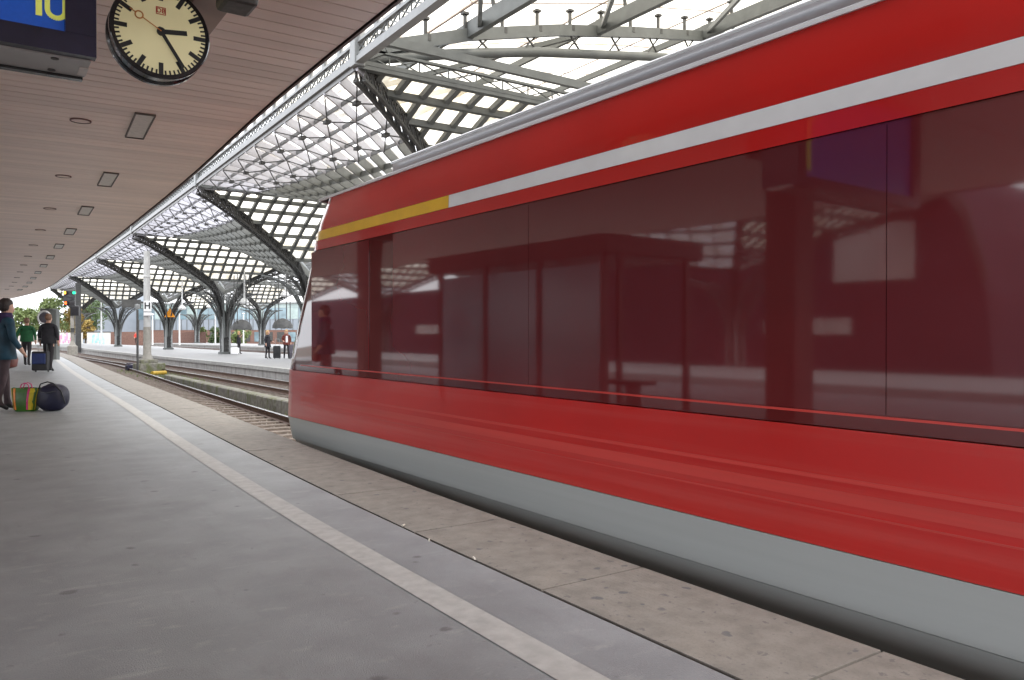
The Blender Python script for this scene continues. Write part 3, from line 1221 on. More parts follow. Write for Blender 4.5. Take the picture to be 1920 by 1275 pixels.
for i in range(1, 7):
    girder(hall, N[i - 1], N[i])
    # node post
    mb = MB()
    p = N[i]
    mb.box((p[0], p[1], HG + .43), (.26, .30, 1.06))
    mb.box((p[0], p[1] + .0, HG + 1.0), (.40, .44, .10))
    mb.build('node_post', M['steel_l'], hall, bevel=.01)
    MX = Cc[i][0] + (Cc[i][0] - N[i][0])
    if i > 1: patchA(hall, N[i - 1], N[i], Cc[i - 1], Cc[i - 1][0], i == 2)
    make_bay_hip(hall, N[i], Cc[i])
    make_bay_hip(hall, (MX, N[i][1]), Cc[i], -1)
    tie_beam(hall, N[i], (MX, N[i][1]))
    patchG(hall, N[i], Cc[i], MX, i == 1)
    # arch rising along the column line to the next tie beam
    if i < 6:
        mb = MB()
        C0 = Cc[i]
        pts = []
        for k in range(13):
            v = k / 12
            pts.append((C0[0], C0[1] + (N[i + 1][1] - C0[1]) * v, 4.3 + 3.2 * (1 - (1 - v) ** 2.2)))
        mb.tube(pts, .09, 8)
        mb.build('wall_arch', M['steel'], hall, smooth=True)
        # mirrored shell beyond the column line
        m = MB()
        MXn = Cc[i + 1][0] * 2 - N[i + 1][0]
        nu, nv = 8, 10
        def S2(u, v, C0=C0, MX=MX, MXn=MXn, i=i):
            hip = Vector((MX + (C0[0] - MX) * u, N[i][1] + (C0[1] - N[i][1]) * u, hipH(u)))
            tie = Vector((MXn + (C0[0] - MXn) * u, N[i + 1][1], HG))
            p = hip.lerp(tie, v)
            return Vector((p.x, p.y, hip.z + (HG - hip.z) * v ** 1.6))
        ms = MB()
        for a in range(nu + 1):
            m.path([S2(a / nu, b / nv) - Vector((0, 0, .08)) for b in range(nv + 1)], .08, .16)
        for b in range(nv + 1):
            m.path([S2(a / nu, b / nv) - Vector((0, 0, .1)) for a in range(nu + 1)], .05, .2)
        m.build('far_ribs', M['rib_g'], hall)
        for a in range(nu):
            for b in range(nv):
                ms.quad(S2(a / nu, b / nv), S2((a + 1) / nu, b / nv), S2((a + 1) / nu, (b + 1) / nv), S2(a / nu, (b + 1) / nv))
        ms.build('roof_panes', M['pane_w'], hall, kind='stuff', fix=False)

names = ['', 'nearest of the tree columns on the far platform, hidden mostly behind the train', 'grey tree column just left of the train end, on the far platform', 'grey lattice tree column beside the standing woman in black', 'grey tree column carrying an orange triangular warning sign', 'slim grey tree column behind the tall catenary post', 'last grey tree column, behind the signal mast at the hall end']
for i in range(1, 7):
    column(Cc[i], names[i], 'branching steel columns on the far platform')

# main arch bay at the top right
top = [(7.35, 7.62), (8.01, 7.99), (10.36, 8.78), (13.2, 9.5), (16.09, 10.06), (21.56, 11.01), (27, 11.4)]
low = [(7.35, 7.5), (7.81, 7.7), (10.05, 8.27), (12.54, 8.81), (17.34, 9.61), (22, 10.2), (27, 10.6)]
YM = 17.1
mb = MB()
mb.path([(x, YM, h) for x, h in top], .12, .30, up=(0, 0, 1))
mb.build('main_arch', M['steel'], hall)
mb = MB()
mb.tube([(x, YM + .1, h) for x, h in low], .13, 12)
mb.build('main_arch_tube', M['steel'], hall, smooth=True)


def topH(x):
    for (a, b), (c, d) in zip(top[:-1], top[1:]):
        if a <= x <= c: return b + (d - b) * (x - a) / (c - a)
    return top[-1][1]


def lowH(x):
    for (a, b), (c, d) in zip(low[:-1], low[1:]):
        if a <= x <= c: return b + (d - b) * (x - a) / (c - a)
    return low[-1][1]


mb = MB()
x = 9.0
while x < 26:
    mb.beam((x, YM + .1, lowH(x)), (x + .6, YM, topH(x + .6)), .04, .04)
    mb.beam((x + .6, YM + .1, lowH(x + .6)), (x, YM, topH(x)), .04, .04)
    x += 1.5
mb.build('main_arch_lattice', M['steel_d'], hall)
a, b = (7.35, YM - 1.9), (22, YM - 1.9)
# secondary beam beside the tie beam, seen nearer
mb = MB()
mb.beam((7.4, YM - .9, HG + .28), (22, YM - .9, HG + .28), .14, .20)
mb.build('secondary_beam', M['steel'], hall)
for x in (10.36, 14.6, 18.9, 23.2):
    mb = MB()
    h = topH(x)
    mb.beam((x, -6, h + .1), (x, YM, h + .1), .16, .40)
    mb.beam((x, YM, h + .2), (x, 30, h + .2), .10, .20)
    mb.build('main_purlin', M['steel'], hall)
for yy in (1.0, 9.5):
    mb = MB()
    mb.path([(xx, yy, hh + .05) for xx, hh in top], .10, .26)
    mb.build('cross_arch', M['steel'], hall)
# slanting struts in the near bay
mb = MB()
for (x0_, y0_, x1_, y1_) in ((8.4, 13.4, 10.36, 16.6), (10.36, 11.0, 14.6, 16.9), (14.6, 10.4, 18.9, 16.9), (8.0, 20, 10.36, 17.4), (10.36, 22.5, 14.6, 17.4), (14.6, 22.5, 10.36, 27)):
    mb.beam((x0_, y0_, topH(x0_) + .08), (x1_, y1_, topH(x1_) + .08), .10, .14)
mb.build('brace_strut', M['steel'], hall)
# glazing pegs
mb = MB()
for x in (10.36, 14.6, 18.9):
    y = 2.0
    while y < YM:
        h = topH(x)
        for s in (-.0,):
            mb.beam((x + s, y, h + .28), (x + s - .06, y + .0, h + .62), .07, .07)
            mb.box((x + s - .06, y, h + .66), (.16, .16, .06))
        y += 1.55
x = 8.0
while x < 26:
    h = topH(x)
    mb.beam((x, YM, h - .05), (x, YM, h + .50), .07, .07)
    mb.box((x, YM, h + .54), (.16, .16, .06))
    mb.box((x + .08, YM - .02, h + .08), (.08, .1, .16))
    x += 1.12
mb.build('glazing_peg', M['steel_d'], hall)
xs = [7.3, 10.36, 14.6, 18.9, 23.2, 27]
ys = [-6, -2, 2, 5.8, 9.5, 13.3, 16.9, 20.5, 24, 27.5, 31]
mb2 = MB()
for i in range(5):
    for j in range(10):
        xa, xb = xs[i] + .02, xs[i + 1] - .02
        ya, yb_ = ys[j] + .02, ys[j + 1] - .02
        mb = MB()
        mb.quad((xa, ya, topH(xa) + .72), (xb, ya, topH(xb) + .72), (xb, yb_, topH(xb) + .72), (xa, yb_, topH(xa) + .72))
        if NP[0] < 298 and j > 1:
            NP[0] += 1
            mb.build('roof_pane', M['pane_c'], hall, fix=False)
        else:
            mb2.v += []
            b0 = len(mb2.v)
            mb2.v += mb.v
            mb2.f.append([b0, b0 + 1, b0 + 2, b0 + 3])
            mb2.mi.append(0)
if mb2.f: mb2.build('roof_panes', M['pane_c'], hall, kind='stuff', fix=False)
mb = MB()
for x in xs[1:-1]: mb.beam((x, -6, topH(x) + .73), (x, 31, topH(x) + .73), .05, .05)
for yy in ys: mb.path([(xx, yy, topH(xx) + .74) for xx in xs], .05, .05)
mb.build('glazing_bar', M['duct'], hall)

# second row of vaults (shifted by 16 m) and a row behind our platform
def simple_row(par, shift, idx, sx=1):
    for i in idx:
        Nn = (N[i][0] * sx + shift, N[i][1])
        Cn = (Cc[i][0] * sx + shift, Cc[i][1])
        MX = 2 * Cn[0] - Nn[0]
        lo_, hi_ = (Nn, MX) if sx > 0 else ((MX, Nn[1]), Nn[0])
        make_bay_hip(par, Nn, Cn)
        make_bay_hip(par, (MX, Nn[1]), Cn, -1)
        tie_beam(par, lo_, (hi_, Nn[1]))
        patchG(par, lo_, Cn, hi_, False)
        # shells
        if i + 1 in idx:
            nu, nv = 8, 10
            for (xa, xb) in ((Nn[0], N[i + 1][0] * sx + shift), (MX, (2 * Cc[i + 1][0] - N[i + 1][0]) * sx + shift)):
                def S2(u, v, xa=xa, xb=xb):
                    hip = Vector((xa + (Cn[0] - xa) * u, Nn[1] + (Cn[1] - Nn[1]) * u, hipH(u)))
                    tie = Vector((xb + (Cn[0] - xb) * u, N[i + 1][1], HG))
                    p = hip.lerp(tie, v)
                    return Vector((p.x, p.y, hip.z + (HG - hip.z) * v ** 1.6))
                m, ms = MB(), MB()
                for a in range(nu + 1):
                    m.path([S2(a / nu, b / nv) - Vector((0, 0, .08)) for b in range(nv + 1)], .08, .16)
                for b in range(nv + 1):
                    m.path([S2(a / nu, b / nv) - Vector((0, 0, .1)) for a in range(nu + 1)], .05, .2)
                m.build('shell_ribs', M['rib_g'], par)
                for a in range(nu):
                    for b in range(nv):
                        ms.quad(S2(a / nu, b / nv), S2((a + 1) / nu, b / nv), S2((a + 1) / nu, (b + 1) / nv), S2(a / nu, (b + 1) / nv))
                ms.build('roof_panes', M['pane_w'], par, kind='stuff', fix=False)


simple_row(hall2, 16.3, [2, 3, 4, 5, 6])
n2 = ['', '', 'second row tree column hidden behind the middle of the train', 'second row tree column behind the train cab', 'brown looking tree column of the second row just left of the train front', 'slender tree column of the second row between the two nearer columns', 'farthest tree column of the second row, near the grey building']
for i in (3, 4, 5, 6):
    column((Cc[i][0] + 16.3, Cc[i][1]), n2[i], 'branching steel columns of the second platform')
simple_row(hall3, -8.5, [1, 2, 3, 4], sx=-1)
n3 = ['', 'first', 'second', 'third', 'fourth']
for i in (1, 2, 3, 4):
    column((-Cc[i][0] - 8.5, Cc[i][1]), '%s tree column beyond the left side of the near platform' % n3[i], 'branching steel columns left of the near platform', z0=-.8)

# ================================================================== TRAIN
TR = R(1.17)
TD = 3.44
HW = 1.40
cen = Matrix.Rotation(TR, 4, 'Z') @ Vector((TD + HW, 0, -.76))
tr = root('commuter_train', tuple(cen), TR, 'bright red commuter train with dark window band, white stripe and grey skirt', 'train')


def Fz(z):
    tab = [(-.6, 9.2), (-.2, 9.6), (.2, 9.85), (.8, 9.8), (1.2, 9.62), (1.6, 9.35), (2.2, 8.98), (2.42, 8.86), (2.77, 8.62), (3.2, 8.1)]
    for (a, b), (c, d) in zip(tab[:-1], tab[1:]):
        if a <= z <= c: return b + (d - b) * (z - a) / (c - a) + .42
    return tab[-1][1]


def Wz(z):
    tab = [(-.6, .95), (-.3, 1.18), (-.2, 1.30), (-.12, 1.355), (-.06, 1.376), (-.046, 1.40), (.2, 1.40), (2.3, 1.40), (2.5, 1.392), (2.77, 1.36)]
    for (a, b), (c, d) in zip(tab[:-1], tab[1:]):
        if a <= z <= c: return b + (d - b) * (z - a) / (c - a)
    return tab[-1][1]


def outline(z, y0=-9.0, ex=0.0, y1=None):
    w = Wz(z) + ex
    f = Fz(z) + ex
    r = .75
    pts = []
    if y1 is not None:
        for k in range(12): pts.append((-w, y0 + (y1 - y0) * k / 11))
    else:
        for k in range(10): pts.append((-w, y0 + (f - r - y0) * k / 10))
        for k in range(9):
            a = PI - (PI / 2) * k / 8
            pts.append((-(w - r) + r * math.cos(a), f - r + r * math.sin(a)))
        for k in range(9):
            a = PI / 2 - (PI / 2) * k / 8
            pts.append(((w - r) + r * math.cos(a), f - r + r * math.sin(a)))
        pts.append((w, y0))
    return [(x, y, z + .76) for x, y in pts]


def band(name, zs, m, y0=-9.0, ex=0.0, y1=None, lip=True):
    mb = MB()
    rows = [outline(z, y0, ex, y1) for z in zs]
    if lip:
        rows = [outline(zs[0], y0, ex - .03, y1)] + rows + [outline(zs[-1], y0, ex - .03, y1)]
    mb.loft(rows)
    o = mb.build(name, m, tr, smooth=True, local=True)
    return o


band('skirt', [-.45, -.3, -.2, -.16, -.12, -.06, -.046, .05, .214], M['skirt'])
band('lower_body', [.218, .4, .6, .796], M['red_lower'])
band('window_band', [.802, 1.1, 1.5, 1.9, 2.202], M['maroon2'], ex=-.006)
band('red_cornice', [2.206, 2.26, 2.311], M['red'])
band('white_stripe', [2.313, 2.36, 2.418], M['stripew'], y0=-9, y1=5.75, ex=.001)
band('yellow_stripe', [2.313, 2.36, 2.418], M['stripey'], y0=5.752, ex=.001)
band('upper_body', [2.42, 2.5, 2.6, 2.7, 2.768], M['red'])
# horizontal trims along the side
def side_strip(name, z0, z1, m, ex=.006, y0=-9, y1=9.2):
    mb = MB()
    w0, w1 = Wz(z0), Wz(z1)
    mb.loft([[(-w0 + .01, y, z0 + .76), (-w0 - ex, y, z0 + .76), (-w1 - ex, y, z1 + .76), (-w1 + .01, y, z1 + .76)] for y in (y0, y1)])
    mb.add([(-w0 + .01, y1, z0 + .76), (-w0 - ex, y1, z0 + .76), (-w1 - ex, y1, z1 + .76), (-w1 + .01, y1, z1 + .76)], [(0, 1, 2, 3)])
    return mb.build(name, m, tr, local=True)


side_strip('window_sill_trim', .862, .874, M['redlight'])
side_strip('step_trim', .545, .565, M['redlight'], ex=.004)
side_strip('lower_trim', .395, .403, M['redlight'], ex=.004)
side_strip('door_rail', .44, .50, M['redlight'], ex=.002)
side_strip('rain_gutter', 2.770, 2.795, M['stripew'], ex=.012, y1=8.7)
# roof
mb = MB()
rows = []
for y in (-9.0, 0, 4, 7.6, 8.3, 8.75, 8.95):
    k = 1.0 if y < 7.7 else {8.3: .93, 8.75: .7, 8.95: .35}[y]
    row = []
    for a in range(0, 181, 12):
        row.append((-1.345 * math.cos(R(a)) * (k if y > 8.8 else 1), y, .76 + 2.772 + .22 * math.sin(R(a)) * k))
    rows.append(row)
mb.loft(rows)
mb.build('roof', M['silver'], tr, smooth=True, local=True)
mb = MB()
mb.loft([[(-1.20, y, .76 + 2.80), (-1.18, y, .76 + 2.99), (-1.10, y, .76 + 3.02), (-.6, y, .76 + 3.02), (-.55, y, .76 + 2.85)] for y in (-9.0, 7.2)])
mb.add([(-1.20, 7.2, .76 + 2.80), (-1.18, 7.2, .76 + 2.99), (-1.10, 7.2, .76 + 3.02), (-.6, 7.2, .76 + 3.02), (-.55, 7.2, .76 + 2.85)], [(0, 1, 2, 3, 4)])
mb.build('roof_fairing', M['silver'], tr, local=True)
mb = MB()
mb.tube([(-1.23, -9.0, .76 + 2.955), (-1.23, 7.15, .76 + 2.955)], .012, 8)
mb.build('roof_rail', M['stripew'], tr, local=True)
# window panes and doors (flush glazing)
def pane(y0, y1, z0, z1, name='window_pane', m=None, ex=.0015):
    mb = MB()
    w = 1.40
    mb.add([(-w - ex, y0, z0 + .76), (-w - ex, y1, z0 + .76), (-w - ex, y1, z1 + .76), (-w - ex, y0, z1 + .76),
            (-w + .004, y0, z0 + .76), (-w + .004, y1, z0 + .76), (-w + .004, y1, z1 + .76), (-w + .004, y0, z1 + .76)],
           [(0, 1, 2, 3), (0, 1, 5, 4), (1, 2, 6, 5), (2, 3, 7, 6), (3, 0, 4, 7)])
    return mb.build(name, m or M['maroon'], tr, local=True)


wy = [(7.32, 8.85), (4.62, 6.78), (1.92, 4.616), (-.8, 1.916), (-3.5, -.804), (-6.2, -3.508), (-8.9, -6.208)]
for a, b in wy: pane(a, b, .88, 2.19)
mb = MB()
mb.box((0, -.2, .42), (2.3, 17.6, .5))
mb.build('underframe', M['under'], tr, local=True)
mb = MB()
mb.box((0, 9.75, 1.05), (.3, .9, .25))
mb.build('coupler', M['under'], tr, local=True)
for by in (-6.5, 6.3):
    mb = MB()
    mb.box((0, by, .55), (2.1, 2.6, .3))
    bg = mb.build('bogie', M['under'], tr, local=True)
    for s in (-1, 1):
        for yy in (-1, 1):
            mb = MB()
            mb.lathe((s * .75, by + yy * .95, .58), [(.001, -.06), (.42, -.06), (.42, .06), (.001, .06)], 24, 'X')
            mb.build('wheel', M['steel_d'], bg, local=True)

# ================================================================== THINGS BETWEEN THE TRACKS
# tall post with the H board
r = root('catenary_mast', (7.5, 44.8, -.76), 0, 'tall grey catenary post with an H stop board on a broad mossy concrete block', 'mast')
mb = MB()
mb.lathe((0, 0, 0), [(.30, .0), (.30, .66), (.24, .8), (.20, .95), (.185, 2.35), (.001, 2.35)], 20)
mb.build('lower_shaft', M['post'], r, local=True, smooth=True)
mb = MB()
mb.lathe((0, 0, 0), [(.172, 2.35), (.165, 4.9), (.19, 4.92), (.19, 5.0), (.16, 5.02), (.155, 6.3), (.001, 6.3)], 20)
mb.build('upper_shaft', M['post_l'], r, local=True, smooth=True)
mb = MB()
mb.box((.08, -.05, .20), (1.30, 1.2, .52), .1)
mb.box((.0, 0, .55), (.85, .85, .20), .1)
mb.build('foundation', M['mossy'], r, local=True, bevel=.04)
mb = MB()
mb.box((-.02, -.26, 3.43), (.40, .03, .55), -R(34))
mb.build('stop_board', M['white'], r, local=True)
text_obj('board_letter', 'H', .46, M['txt'], (-.035, -.282, 3.43), (R(90), 0, -R(34)), r, ext=.002, local=True, bold=.012)
mb = MB()
mb.box((-.02, -.26, 3.02), (.40, .03, .16), -R(34))
mb.build('number_board', M['white'], r, local=True)
mb = MB()
mb.box((-.75, 0, 3.55), (.9, .10, .42))
mb.beam((-.3, 0, 3.6), (0, 0, 3.6), .06, .06)
mb.build('side_box', M['steel_d'], r, local=True)

r = root('thin_pole', (6.85, 43.6, -.76), 0, 'thin dark pole standing left of the tall post with the H board', 'pole')
mb = MB()
mb.tube([(0, 0, 0), (0, 0, 3.2)], .055, 8)
mb.build('pole', M['steel_d'], r, local=True)
mb = MB()
mb.lathe((0, 0, 3.25), [(.10, 0), (.13, .1), (.12, .22), (.001, .25)], 12)
mb.build('head', M['steel_l'], r, local=True, smooth=True)

mb = MB()
mb.tube([(7.05, 40.9, -.66), (7.75, 41.4, -.66)], .10, 10)
o = mb.build('trackside_marker', M['yellow'], None, smooth=True)
tag(o, 'small yellow trackside box lying in the ballast beside the post', 'marker')
r = root('point_motor', (6.95, 46.6, -.78), .2, 'small dark blue box on the ballast left of the concrete block', 'box')
mb = MB()
mb.box((0, 0, .20), (.42, .34, .30))
mb.build('housing', M['navyb'], r, local=True, bevel=.04)
mb = MB()
mb.box((0, 0, .42), (.3, .25, .08))
mb.build('lid', M['greyc'], r, local=True, bevel=.02)

# signal mast
r = root('signal_mast', (7.05, 77.5, -.76), 0, 'railway signal mast showing orange, red and green lights at the platform end', 'signal')
mb = MB()
mb.lathe((0, 0, 0), [(.42, 0), (.40, .9), (.26, 1.0), (.15, 1.3), (.15, 4.5), (.001, 4.5)], 14)
mb.build('mast', M['post'], r, local=True)
RZ = -R(34)
def sb(x, y, z): return (x * math.cos(RZ) - y * math.sin(RZ), x * math.sin(RZ) + y * math.cos(RZ), z)
mb = MB()
mb.box(sb(-.1, -.25, 5.05), (.95, .12, 1.35), RZ)
mb.box(sb(.35, -.25, 3.95), (.75, .12, .85), RZ)
mb.build('signal_board', M['black'], r, local=True, bevel=.03)
for (x, z, m) in ((-.42, 5.5, 'lampo'), (.34, 5.5, 'lampg'), (-.36, 4.62, 'lampr')):
    mb = MB()
    c = sb(x, -.34, z)
    mb.lathe(c, [(.001, .02), (.13, .0), (.13, -.05)], 14, 'Y')
    mb.build('signal_lamp', M[m], r, local=True)
    mb = MB()
    mb.lathe(c, [(.16, .16), (.16, -.05)], 14, 'Y')
    mb.build('lamp_hood', M['black'], r, local=True)
mb = MB()
mb.box(sb(.12, -.2, 2.3), (.3, .06, .35), RZ)
mb.build('identification_plate', M['steel_d'], r, local=True)

# orange triangle on column 4
r = root('warning_sign', (15.0, 78.4, 2.75), 0, 'orange triangular warning sign on the tree column left of centre', 'sign')
mb = MB()
c, s = math.cos(-R(34)), math.sin(-R(34))
for dy in (-.35, -.30):
    mb.v += [(-.5 * c - dy * s * 0, -.5 * s + dy, 0), (.5 * c, .5 * s + dy, 0), (0, dy, .85)]
mb.f += [[0, 1, 2], [3, 5, 4], [0, 3, 4, 1], [1, 4, 5, 2], [2, 5, 3, 0]]
mb.mi += [0] * 5
mb.build('plate', M['orangesign'], r, local=True)

# pendant lamps
def pendant(x, y, z, top_, label):
    r = root('pendant_lamp', (x, y, z), 0, label, 'lamp', 'white pendant lamps under the hall roof')
    mb = MB()
    mb.tube([(0, 0, .35), (0, 0, top_ - z)], .06, 8)
    mb.build('stem', M['lampw'], r, local=True)
    mb = MB()
    mb.lathe((0, 0, 0), [(.001, -.02), (.30, .02), (.33, .12), (.20, .34), (.07, .42), (.001, .42)], 18)
    mb.build('shade', M['lampw'], r, local=True, smooth=True)


pendant(15.9, 57.0, 3.35, 6.2, 'white pendant lamp just left of the train front, above the dark hanging shade')
pendant(18.3, 55.4, 3.85, 6.4, 'white pendant lamp nearest the train front window')
pendant(15.3, 74.3, 3.35, 5.9, 'white pendant lamp between the orange sign and the next column')
pendant(21.0, 88.6, 4.0, 6.5, 'small white pendant lamp seen above the grey building')
# dark scalloped hanging shade
for (x, y, z, lab) in ((14.75, 53.5, 1.55, 'dark scalloped shade hanging on thin rods beside the lattice column'), (17.2, 52.6, 1.65, 'dark scalloped shade hanging on thin rods next to the train front')):
    r = root('hanging_shade', (x, y, z), 0, lab, 'shade', 'dark scalloped hanging shades')
    mb = MB()
    rows = []
    for k, (rr, h) in enumerate(((.06, .62), (.3, .55), (.55, .36), (.66, .12), (.68, -.02))):
        row = []
        for a in range(32):
            an = 2 * PI * a / 32
            dz = -.06 * abs(math.sin(an * 4)) if k == 4 else 0
            row.append((rr * math.cos(an), rr * math.sin(an), h + dz))
        rows.append(row)
    mb.loft(rows, True)
    mb.build('canopy', M['steel_d'], r, local=True, smooth=True)
    for a in range(4):
        an = R(45 + 90 * a)
        mb = MB()
        mb.tube([(.55 * math.cos(an), .55 * math.sin(an), .3), (.55 * math.cos(an), .55 * math.sin(an), 3.6)], .03, 6)
        mb.build('rod', M['steel_d'], r, local=True)

# platform bin beside the column
mb = MB()
mb.box((15.55, 58.1, .0), (.52, .5, .50), -R(34))
o = mb.build('grit_bin', M['white'], None, bevel=.05)
tag(o, 'low white box standing at the foot of the lattice column', 'box')

# mirror cabinet on our platform end
r = root('platform_mirror', (3.05, 43.5, 0), 0, 'grey cabinet with a round white rimmed mirror at the end of the near platform', 'mirror')
mb = MB()
mb.box(sb(.22, 0, 1.2), (.26, .3, 2.4), RZ)
mb.box(sb(-.12, 0, 2.33), (.62, .28, .2), RZ)
mb.build('cabinet', M['steel'], r, local=True, bevel=.02)
mb = MB()
cc_ = sb(-.22, -.22, 2.05)
pts = []
for a in range(0, 361, 15):
    pts.append(sb(-.16 + .30 * math.cos(R(a)), -.24, 2.0 + .30 * math.sin(R(a))))
mb.tube(pts, .045, 8)
mb.build('rim', M['white'], r, local=True, smooth=True)
mb = MB()
mb.add([sb(-.16, -.235, 2.0)] + pts[:-1], [(0, i + 1, (i + 1) % 24 + 1) for i in range(24)])
mb.build('glass', M['greyc'], r, local=True)

# ================================================================== BACKGROUND
# long grey-blue station building
A_ = Vector((19.5, 176.0, 0))
B_ = Vector((74.0, 118.0, 0))
d = (B_ - A_)
Lb = d.length
d.normalize()
nrm = Vector((-d.y, d.x, 0))
if nrm.y > 0: nrm = -nrm
nrm2 = -nrm
bl = root('station_building', tuple(A_), 0, 'long blue grey station building with a glazed upper storey above a brick base', 'building')
ang = math.atan2(d.y, d.x)


def fbox(mb, s, w, z0, z1, dep, out=0.0):
    c = A_ + d * (s + w / 2) + nrm2 * (dep / 2 - out)
    mb.box((c.x, c.y, (z0 + z1) / 2), (w, dep, z1 - z0), ang)


mb = MB()
fbox(mb, 0, Lb, 1.9, 6.8, 12)
mb.build('wall', M['facade'], bl)
mb = MB()
fbox(mb, 0, Lb, -.8, 1.88, 11.8)
mb.build('brick_base', M['brick'], bl)
mb = MB()
fbox(mb, -.2, Lb + .4, 6.82, 7.1, 12.4, .3)
mb.build('roof', M['steel_l'], bl)
nb = 34
for i in range(nb):
    s = Lb * i / nb
    w = Lb / nb
    mb = MB()
    fbox(mb, s + .08, w - .16, 3.95, 6.0, .1, .06)
    f_ = mb.build('window', M['glass_b'] if i % 3 else M['glass_g'], bl)
    mb = MB()
    fbox(mb, s + .04, w - .08, 6.05, 6.8, .1, .07)
    mb.build('roof_light', M['glass_g'], bl)
    mb = MB()
    fbox(mb, s + w * .5, .07, 1.9, 3.9, .1, .08)
    fbox(mb, s, .07, 1.9, 3.9, .1, .08)
    mb.build('panel_joint', M['steel'], bl)
    if i > 8:
        mb = MB()
        fbox(mb, s + .3, w - .9, -.3, 1.5, .1, .06)
        mb.build('base_window', M['steel_d'] if i % 3 else M['glass_b'], bl)
# taller block at its left end
tw = root('glazed_block', (24, 192, 0), 0, 'taller green glazed block with dark window openings left of the long building', 'building')
mb = MB()
A2 = Vector((18.8, 174.0, 0))
mb.box((A2.x + 3.8, A2.y - 2, 4.2), (10.5, 8, 10), ang)
mb.build('wall', M['facade'], tw)
mb = MB()
for i in range(3):
    c = A2 + Vector((3.8, -2, 0)) + d * (-3.6 + 1.45 * i) + nrm * 4.03
    mb.box((c.x, c.y, 4.0), (1.0, .1, 4.0), ang)
    mb.build('window', M['navy'], tw)
    mb = MB()
for i in range(5):
    c = A2 + Vector((3.8, -2, 0)) + d * (-4.2 + 2.1 * i) + nrm * 4.05
    mb = MB()
    mb.box((c.x, c.y, 8.0), (1.95, .1, 2.0), ang)
    mb.build('window', M['glass_g'], tw)
# graffiti walls
for (x0_, y0_, L_, m1, lab) in ((9.8, 138, 4.2, 'pink', 'low whitewashed wall with pink graffiti left of the signal mast'), (14.4, 137, 3.3, 'cyan', 'low whitewashed wall with pale blue graffiti right of the signal mast')):
    r = root('graffiti_wall', (x0_, y0_, -.8), 0, lab, 'wall')
    mb = MB()
    mb.box((L_ / 2, 0, 1.1), (L_, .3, 2.2), -.4)
    mb.build('wall', M['graf'], r, local=True)
    mb = MB()
    mb.box((L_ / 2, 0, 2.26), (L_ + .2, .4, .12), -.4)
    mb.build('coping', M['steel_d'], r, local=True)
    mb = MB()
    for k in range(9):
        u = L_ * (.25 + .06 * k) - L_ / 2
        cx2, cy2 = L_ / 2 + u * math.cos(-.4) - .16 * math.sin(.4), u * math.sin(-.4) - .16 * math.cos(.4)
        mb.box((cx2, cy2 - .02, 1.15 + .45 * math.sin(k * 2.1)), (.22, .02, .8 + .4 * math.cos(k * 1.7)), -.4)
    mb.build('graffiti', M[m1], r, local=True)
mb = MB()
mb.box((24, 134, .35), (16, .4, 2.3), -.75)
o = mb.build('brick_wall', M['brick'], None)
tag(o, 'long low red brick wall behind the far platform, left of the green shrubs', 'wall')


def tree(x, y, z0, h, r_, m, label, kind='tree', nleaf=2600, trunk=True, squash=1.0, lf=.16):
    t = root('tree' if kind == 'tree' else 'shrub', (x, y, z0), 0, label, kind)
    if trunk:
        mb = MB()
        mb.tube([(0, 0, 0), (.1, 0, h * .3), (-.05, .1, h * .55), (0, 0, h * .85)], [h * .035, h * .028, h * .018, h * .006], 8)
        for k in range(9):
            a = random.uniform(0, 2 * PI)
            z = h * random.uniform(.3, .7)
            mb.tube([(0, 0, z), (r_ * .4 * math.cos(a), r_ * .4 * math.sin(a), z + h * .12), (r_ * .8 * math.cos(a), r_ * .8 * math.sin(a), z + h * .2)], [h * .012, h * .008, h * .003], 5)
        mb.build('trunk', M['bark'], t, local=True, smooth=True)
    clumps = []
    for k in range(34):
        a = random.uniform(0, 2 * PI)
        rr = r_ * math.sqrt(random.random()) * .85
        zz = h * (random.uniform(.38, .95) if trunk else random.uniform(.1, .8))
        sh = 1 - .5 * abs(zz / h - .62) / .4
        clumps.append((rr * math.cos(a) * sh, rr * math.sin(a) * sh, zz * squash, random.uniform(.12, .32) * r_))
    mb = MB()
    for k in range(nleaf):
        c = random.choice(clumps)
        g = Vector((random.gauss(0, 1), random.gauss(0, 1), random.gauss(0, .8)))
        g = g.normalized() * c[3] * random.uniform(.55, 1.05)
        p = Vector(c[:3]) + g
        u = Vector((random.uniform(-1, 1), random.uniform(-1, 1), random.uniform(-1, 1))).normalized()
        v = u.cross(Vector((random.uniform(-1, 1), random.uniform(-1, 1), random.uniform(-1, 1)))).normalized()
        s = random.uniform(.7, 1.4) * lf
        mb.add([p - u * s, p - v * s * .6, p + u * s, p + v * s * .6], [(0, 1, 2, 3)])
    mb.build('crown', m, t, local=True, fix=False)
    return t


tree(5.2, 120, -.8, 5.4, 3.0, M['leaf2'], 'light green tree at the left edge behind the green jumper man')
tree(8.6, 118, -.8, 6.8, 2.4, M['leaf2'], 'thin light green tree between the green jumper man and the mirror cabinet', nleaf=1900)
tree(11.3, 124, -.8, 5.5, 2.2, M['leafy'], 'yellowing autumn tree right of the mirror cabinet', nleaf=1900)
tree(17.5, 160, -.8, 9.0, 4.4, M['leaf'], 'dark green tree beneath the hall roof behind the signal mast')
tree(14.9, 144, -.8, 4.2, 2.2, M['leafy'], 'low yellow tree above the graffiti wall right of the signal mast')
tree(2.0, 150, -.8, 5.5, 4.4, M['leaf'], 'low dark green tree far behind the platform end')
tree(10, 170, -.8, 7, 5, M['leaf2'], 'pale green tree in the distance between the mirror and the signal')
tree(31.5, 128, -.8, 3.4, 2.2, M['leaf'], 'green shrub in front of the long building, left part', 'shrub', 1600, False)
tree(34.0, 125, -.8, 3.0, 2.2, M['leaf2'], 'light green shrub in front of the long building, right part', 'shrub', 1600, False)
